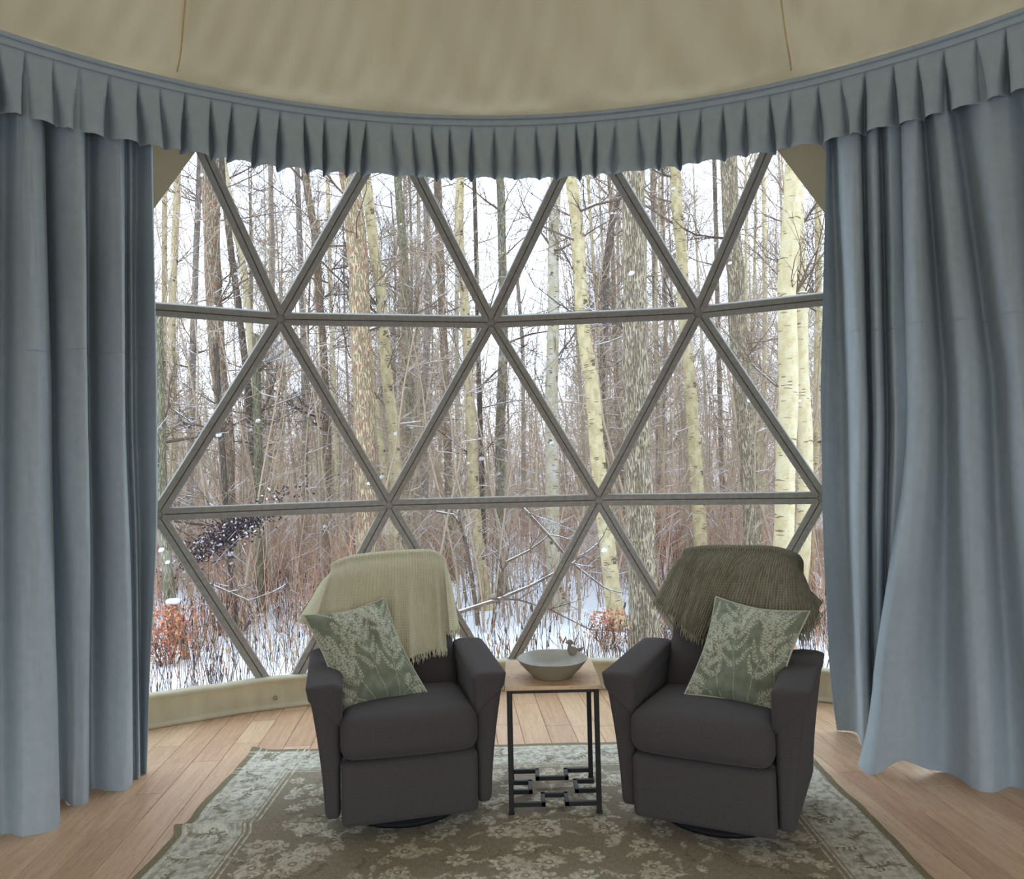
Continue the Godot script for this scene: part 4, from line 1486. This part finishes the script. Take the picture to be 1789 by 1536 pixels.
func undergrowth() -> void:
	var r := RandomNumberGenerator.new()
	r.seed = 77
	# saplings and fine brush
	var sap := []
	for k in 8:
		var m := MB.new()
		m.colored = true
		var h := rng.randf_range(2.4, 6.5)
		var col: Color = [lin(178, 158, 136), lin(154, 134, 112), lin(186, 160, 136), lin(168, 150, 130), lin(138, 118, 98), lin(190, 172, 146), lin(184, 146, 118), lin(160, 142, 120)][k]
		var p := Vector3.ZERO
		var d := Vector3.UP
		for q in 7:
			d = (d + Vector3(rng.randf_range(-0.16, 0.16), 0.2, rng.randf_range(-0.16, 0.16))).normalized()
			var e := p + d * h / 7.0
			m.stick(p, e, 0.02 * (1.0 - q / 8.0), 0.02 * (1.0 - (q + 1) / 8.0), col, 4)
			for s in 3:
				var a := rng.randf() * TAU
				grow(m, p.lerp(e, rng.randf()), Vector3(cos(a), rng.randf_range(0.1, 1.0), sin(a)).normalized(), rng.randf_range(0.5, 1.3), 0.005, col, 1, 0.5, 0.16 if k % 2 == 0 else 0.04)
			p = e
		sap.append(m.done())
	var places := []
	for k in 3000:
		var z := lerpf(14.0, 90.0, pow(r.randf(), 1.0)) if k % 16 > 0 else r.randf_range(9.5, 14.0)
		var x := r.randf_range(-0.7, 0.7) * z
		var s := r.randf_range(0.6, 1.25)
		places.append(Transform3D(Basis.from_euler(Vector3(0, r.randf() * TAU, 0)).scaled(Vector3(s, s, s)), Vector3(x, GROUND - 0.05, -z)))
	scatter("brush", sap, places, M.twig)
	# red-brown canes
	var cane := []
	for k in 6:
		var m := MB.new()
		m.colored = true
		for q in 15:
			var col: Color = [lin(192, 138, 112), lin(166, 126, 104), lin(182, 154, 126), lin(134, 112, 98), lin(206, 164, 134)][rng.randi() % 5]
			var p := Vector3(rng.randf_range(-0.6, 0.6), 0, rng.randf_range(-0.6, 0.6))
			grow(m, p, Vector3(rng.randf_range(-0.25, 0.25), 1, rng.randf_range(-0.25, 0.25)).normalized(), rng.randf_range(0.5, 1.5), 0.005, col, 1, 0.7, 0.08, 0.16)
		cane.append(m.done())
	places = []
	for k in 1500:
		var z := lerpf(8.5, 50.0, pow(r.randf(), 1.15))
		var x := r.randf_range(-0.7, 0.7) * z
		# the clearing of open snow in front of the middle
		if z < 13.0 and r.randf() < (0.9 if x > -1.5 and x < 2.6 else 0.4):
			continue
		var s := r.randf_range(0.55, 1.2)
		places.append(Transform3D(Basis.from_euler(Vector3(0, r.randf() * TAU, 0)).scaled(Vector3(s, s * r.randf_range(0.8, 1.2), s)), Vector3(x, GROUND - 0.04, -z)))
	scatter("canes", cane, places, M.twig)
	# dry weeds and grass poking through the snow
	var weed := []
	for k in 4:
		var m := MB.new()
		m.colored = true
		for q in 22:
			var col: Color = [lin(92, 82, 74), lin(70, 62, 60), lin(178, 146, 106), lin(140, 106, 82)][(q + k) % 4]
			var p := Vector3(rng.randf_range(-0.4, 0.4), 0, rng.randf_range(-0.4, 0.4))
			var e := p + Vector3(rng.randf_range(-0.12, 0.12), rng.randf_range(0.15, 0.6), rng.randf_range(-0.1, 0.1))
			m.stick(p, e, 0.003, 0.002, col)
			if q % 2 == 0:
				m.stick(e, e + Vector3(rng.randf_range(-0.03, 0.03), 0.05, 0), 0.008, 0.003, col, 4)
				m.stick(p.lerp(e, 0.6), p.lerp(e, 0.6) + Vector3(rng.randf_range(-0.1, 0.1), 0.09, 0.02), 0.0025, 0.002, col)
		weed.append(m.done())
	places = []
	for k in 430:
		var z := lerpf(6.6, 20.0, pow(r.randf(), 1.4))
		var x := r.randf_range(-0.7, 0.7) * z
		if z > 8.0 and x > -1.4 and x < 0.9 and r.randf() < 0.6:
			continue
		var s := r.randf_range(0.6, 1.25)
		places.append(Transform3D(Basis.from_euler(Vector3(0, r.randf() * TAU, 0)).scaled(Vector3(s, s, s)), Vector3(x, GROUND - 0.03, -z)))
	scatter("dry_weeds", weed, places, M.twig)


func leafy_bush(called: String, label: String, at: Vector3, size: Vector3, leaves: int, cols: Array, leaf: float, snow: float) -> void:
	var t := thing(called, label, "bush", at)
	var b := MB.new()
	b.colored = true
	var l := MB.new()
	l.colored = true
	for k in 16:
		var a := rng.randf() * TAU
		grow(b, Vector3(cos(a) * size.x * 0.2, 0, sin(a) * size.z * 0.2), Vector3(cos(a) * 0.5, 1, sin(a) * 0.5).normalized(), size.y * rng.randf_range(0.7, 1.0), 0.006, lin(92, 70, 60), 1, 0.5, snow)
	for k in leaves:
		var p := Vector3(rng.randfn(0, 0.4) * size.x, rng.randf_range(0.15, 1.0) * size.y, rng.randfn(0, 0.4) * size.z)
		var bs := Basis.from_euler(Vector3(rng.randf() * TAU, rng.randf() * TAU, rng.randf() * TAU))
		var c: Color = cols[rng.randi() % cols.size()]
		var s := leaf * rng.randf_range(0.6, 1.2)
		l.quad(p + bs * Vector3(-s, 0, 0), p + bs * Vector3(0, -s * 0.5, s * 0.15), p + bs * Vector3(s, 0, 0), p + bs * Vector3(0, s * 0.5, s * 0.15), Vector2.ZERO, Vector2.ZERO, Vector2.ZERO, Vector2.ZERO, c)
	obj("stems", b.done(), M.twig, t)
	var o := obj("leaves", l.done(), M.twig, t)
	o.set_meta("kind", "stuff")


func limb(label: String, pts: Array, r0: float, snow: float) -> void:
	var t := thing("fallen_limb", label, "branch", Vector3.ZERO)
	var b := MB.new()
	var rad := []
	for k in pts.size():
		rad.append(lerpf(r0, r0 * 0.4, float(k) / (pts.size() - 1)))
	b.tube(pts, rad, 8, Color.WHITE, 2.0)
	b.smooth()
	obj("wood", b.done(), M.rough, t)
	var w := MB.new()
	w.colored = true
	for k in pts.size() - 1:
		grow(w, pts[k + 1], (pts[k + 1] - pts[k]).normalized() + Vector3(0, 0.5, 0.1), 0.5, 0.006, lin(92, 80, 72), 1, 0.1, snow)
	obj("side_twigs", w.done(), M.twig, t)
	if snow > 0.0:
		var s := MB.new()
		var up := []
		var sr := []
		for k in pts.size():
			up.append(pts[k] + Vector3(0, rad[k] * 0.7, 0))
			sr.append(rad[k] * 0.62)
		s.tube(up, sr, 7)
		s.smooth()
		obj("snow_cap", s.done(), M.snow, t)


func outdoors() -> void:
	var n := noise(0.12, 3, 99)
	var g := MB.new()
	g.grid(120, 120, func(u: float, w: float) -> Vector3:
		var z := -lerpf(-8.0, 120.0, pow(w, 1.4))
		var x := (u - 0.5) * lerpf(40.0, 150.0, w)
		var far := smoothstep(20.0, 120.0, -z)
		return Vector3(x, GROUND + 0.09 * n.get_noise_2d(x * 4.0, z * 4.0) + 0.1 * n.get_noise_2d(x, z) * smoothstep(6.0, 12.0, -z) + far * 0.9, z))
	struct("ground", g.done(), M.snow)
	trees()
	background_trees()
	undergrowth()
	var rust := [lin(206, 134, 100), lin(190, 112, 80), lin(220, 158, 122), lin(170, 104, 82)]
	leafy_bush("rusty_bush", "rust-orange leafy bush in the snow at the foot of the curtain", Vector3(-3.58, GROUND, -8.2), Vector3(0.42, 0.62, 0.35), 800, rust, 0.026, 0.1)
	leafy_bush("rusty_bush", "pinkish-red leafy bush between the grey furrowed trunk and the bowing aspen", Vector3(2.35, GROUND, -12.6), Vector3(0.34, 1.75, 0.4), 420, [lin(216, 142, 118), lin(200, 120, 98), lin(228, 168, 142)], 0.03, 0.1)
	leafy_bush("rusty_bush", "low orange-brown leafy bush just behind the bowl on the table", Vector3(1.0, GROUND - 0.02, -8.7), Vector3(0.3, 0.42, 0.25), 380, rust, 0.024, 0.2)
	leafy_bush("rusty_bush", "small rusty bush at the foot of the nearest furrowed trunk", Vector3(1.62, GROUND - 0.02, -8.0), Vector3(0.18, 0.45, 0.2), 220, rust, 0.024, 0.2)
	leafy_bush("seed_bush", "dark purplish bush of snow-dusted seed clusters below the lower rail", Vector3(-3.42, GROUND, -9.5), Vector3(0.5, 1.5, 0.3), 10, [lin(70, 58, 62)], 0.03, 0.3)
	var sb := MB.new()
	sb.colored = true
	for k in 1300:
		var a := rng.randfn(0, 0.5)
		var p := Vector3(a * 0.62, 1.28 + a * 0.33 + rng.randfn(0, 0.1), rng.randfn(0, 0.12))
		var c: Color = [lin(66, 56, 62), lin(84, 72, 78), lin(54, 46, 50), lin(232, 230, 236)][0 if k % 9 > 4 else (3 if k % 9 == 0 else 1 + k % 2)]
		sb.stick(p, p + Vector3(rng.randf_range(-0.03, 0.03), rng.randf_range(-0.02, 0.03), 0.01), 0.012, 0.006, c, 4)
	var seeds := obj("seeds", sb.done(), M.twig, get_node("seed_bush"))
	seeds.set_meta("kind", "stuff")
	limb("long snow-topped limb slanting down across the middle, resting against the bowed aspen", [Vector3(0.03, 1.13, -9.2), Vector3(0.151, 1.007, -9.2), Vector3(0.397, 0.736, -9.2), Vector3(0.669, 0.398, -9.2), Vector3(1.027, 0.112, -9.25)], 0.024, 0.7)
	limb("dark fallen limb rising from beside the pale throw towards the middle", [Vector3(-0.72, -0.12, -9.0), Vector3(-0.201, 0.035, -9.0), Vector3(0.16, 0.176, -9.0), Vector3(0.654, 0.423, -9.0), Vector3(0.953, 0.643, -9.0)], 0.022, 0.35)
	limb("broken mossy bough bent over at the top, beyond the pale throw", [Vector3(-0.48, -0.45, -10.0), Vector3(-0.54, 0.1, -10.0), Vector3(-0.606, 0.545, -10.0), Vector3(-0.673, 0.799, -10.0), Vector3(-0.765, 0.945, -10.0), Vector3(-0.98, 0.99, -10.0)], 0.03, 0.5)
	limb("short snowy bough kinked upward, left hanging before the dark fallen limb", [Vector3(-0.22, -0.1, -9.5), Vector3(-0.16, 0.25, -9.5), Vector3(-0.099, 0.399, -9.5), Vector3(0.179, 0.53, -9.5), Vector3(0.36, 0.66, -9.5)], 0.02, 0.9)
	limb("thin dark limb lying low on the snow in front of the bowl", [Vector3(-0.3, 0.1, -8.7), Vector3(0.026, 0.081, -8.7), Vector3(0.368, -0.033, -8.7), Vector3(0.802, -0.261, -8.7)], 0.013, 0.0)
	limb("sagging pale bough below the dark seed bush", [Vector3(-3.6, 0.36, -9.0), Vector3(-3.481, 0.291, -9.0), Vector3(-3.254, 0.189, -9.0), Vector3(-3.028, 0.086, -9.0), Vector3(-2.7, 0.2, -9.0)], 0.014, 0.5)
	var st := thing("broken_stub", "broken tan stub with a cap of snow, above the rust-orange bush", "stump", Vector3(-3.535, -0.5, -8.5))
	var b := MB.new()
	b.tube([Vector3(0, 0, 0), Vector3(-0.046, 0.32, 0), Vector3(-0.142, 0.66, 0)], [0.05, 0.045, 0.04], 9, Color.WHITE, 1.0)
	b.smooth()
	obj("wood", b.done(), M.rough, st)
	var cap := MB.new()
	cap.rbox(Vector3(0.07, 0.03, 0.05), 0.028, 2, func(p: Vector3) -> Vector3: return p + Vector3(-0.14, 0.68, 0))
	obj("snow_cap", cap.done(), M.snow, st)


# ------------------------------------------------------------------
func _ready() -> void:
	rng.seed = 2024
	# camera
	var cam := Camera3D.new()
	cam.name = "camera"
	cam.position = Vector3(0, 1.55, 0)
	cam.rotation = Vector3(0.0335, 0, -0.0229)
	cam.fov = 58.33
	cam.near = 0.05
	cam.far = 400.0
	add_child(cam)
	cam.current = true
	# overcast sky, the one source of light; it comes in through the window and the canvas
	var sky := ProceduralSkyMaterial.new()
	sky.sky_top_color = Color(0.80, 0.87, 0.95)
	sky.sky_horizon_color = Color(0.90, 0.93, 0.97)
	sky.ground_horizon_color = Color(0.80, 0.82, 0.86)
	sky.ground_bottom_color = Color(0.7, 0.72, 0.75)
	sky.sky_energy_multiplier = 1.8
	sky.ground_energy_multiplier = 1.0
	sky.sun_angle_max = 0.0
	var e := Environment.new()
	e.background_mode = Environment.BG_SKY
	e.sky = Sky.new()
	e.sky.sky_material = sky
	e.tonemap_mode = Environment.TONE_MAPPER_LINEAR
	e.tonemap_exposure = 1.0
	e.sdfgi_enabled = true
	e.ssao_enabled = true
	e.ssil_enabled = true
	var we := WorldEnvironment.new()
	we.name = "environment"
	we.environment = e
	add_child(we)
	make_materials()
	build_dome()
	build_curtains()
	rug()
	recliner("charcoal fabric recliner with the pale throw over its back", Vector3(-0.451, 0.012, -3.32), deg_to_rad(12.5))
	recliner("charcoal fabric recliner with the dark olive ribbed throw over its back", Vector3(0.72, 0.012, -3.19), deg_to_rad(-26.5))
	side_table()
	throw("pale beige fringed throw draped over a recliner's back", [[Vector3(-1.117, 0.806, -4.09), Vector3(-0.967, 1.037, -4.14)], [Vector3(-0.965, 0.82, -3.82), Vector3(-0.918, 1.075, -3.99)], [Vector3(-0.825, 0.775, -3.77), Vector3(-0.81, 1.11, -3.99)], [Vector3(-0.585, 0.765, -3.82), Vector3(-0.605, 1.125, -4.01)], [Vector3(-0.405, 0.765, -3.90), Vector3(-0.43, 1.121, -4.06)], [Vector3(-0.326, 0.735, -3.98), Vector3(-0.365, 1.085, -4.09)], [Vector3(-0.297, 0.719, -4.16), Vector3(-0.355, 1.042, -4.18)]],
		Vector3(-sin(deg_to_rad(11.0)), 0, -cos(deg_to_rad(11.0))), 0, [0.45, 0.76, 0.11], 301)
	throw("dark olive ribbed throw draped over a recliner's back", [[Vector3(0.729, 0.86, -4.02), Vector3(0.837, 1.076, -3.98)], [Vector3(0.69, 0.876, -3.90), Vector3(0.837, 1.114, -3.92)], [Vector3(0.785, 0.78, -3.78), Vector3(0.938, 1.129, -3.89)], [Vector3(0.87, 0.729, -3.73), Vector3(1.087, 1.131, -3.84)], [Vector3(1.069, 0.744, -3.64), Vector3(1.223, 1.128, -3.79)], [Vector3(1.277, 0.767, -3.56), Vector3(1.317, 1.098, -3.74)], [Vector3(1.416, 0.835, -3.70), Vector3(1.362, 1.055, -3.78)]],
		Vector3(sin(deg_to_rad(26.5)), 0, -cos(deg_to_rad(26.5))), 1, [], 302)
	pillow("sage green leaf-patterned pillow leaning against the pale throw", Vector3(-0.987, 0.88, -3.68), Vector3(-0.628, 0.931, -3.80), Vector3(-0.406, 0.527, -3.60), Vector3(-0.756, 0.496, -3.42), 0, 0.1, 0.05)
	pillow("sage green leaf-patterned pillow leaning against the dark olive throw", Vector3(0.94, 0.914, -3.72), Vector3(1.289, 0.883, -3.48), Vector3(1.049, 0.487, -3.26), Vector3(0.729, 0.535, -3.48), 1, 0.1, 0.05)
	outdoors()
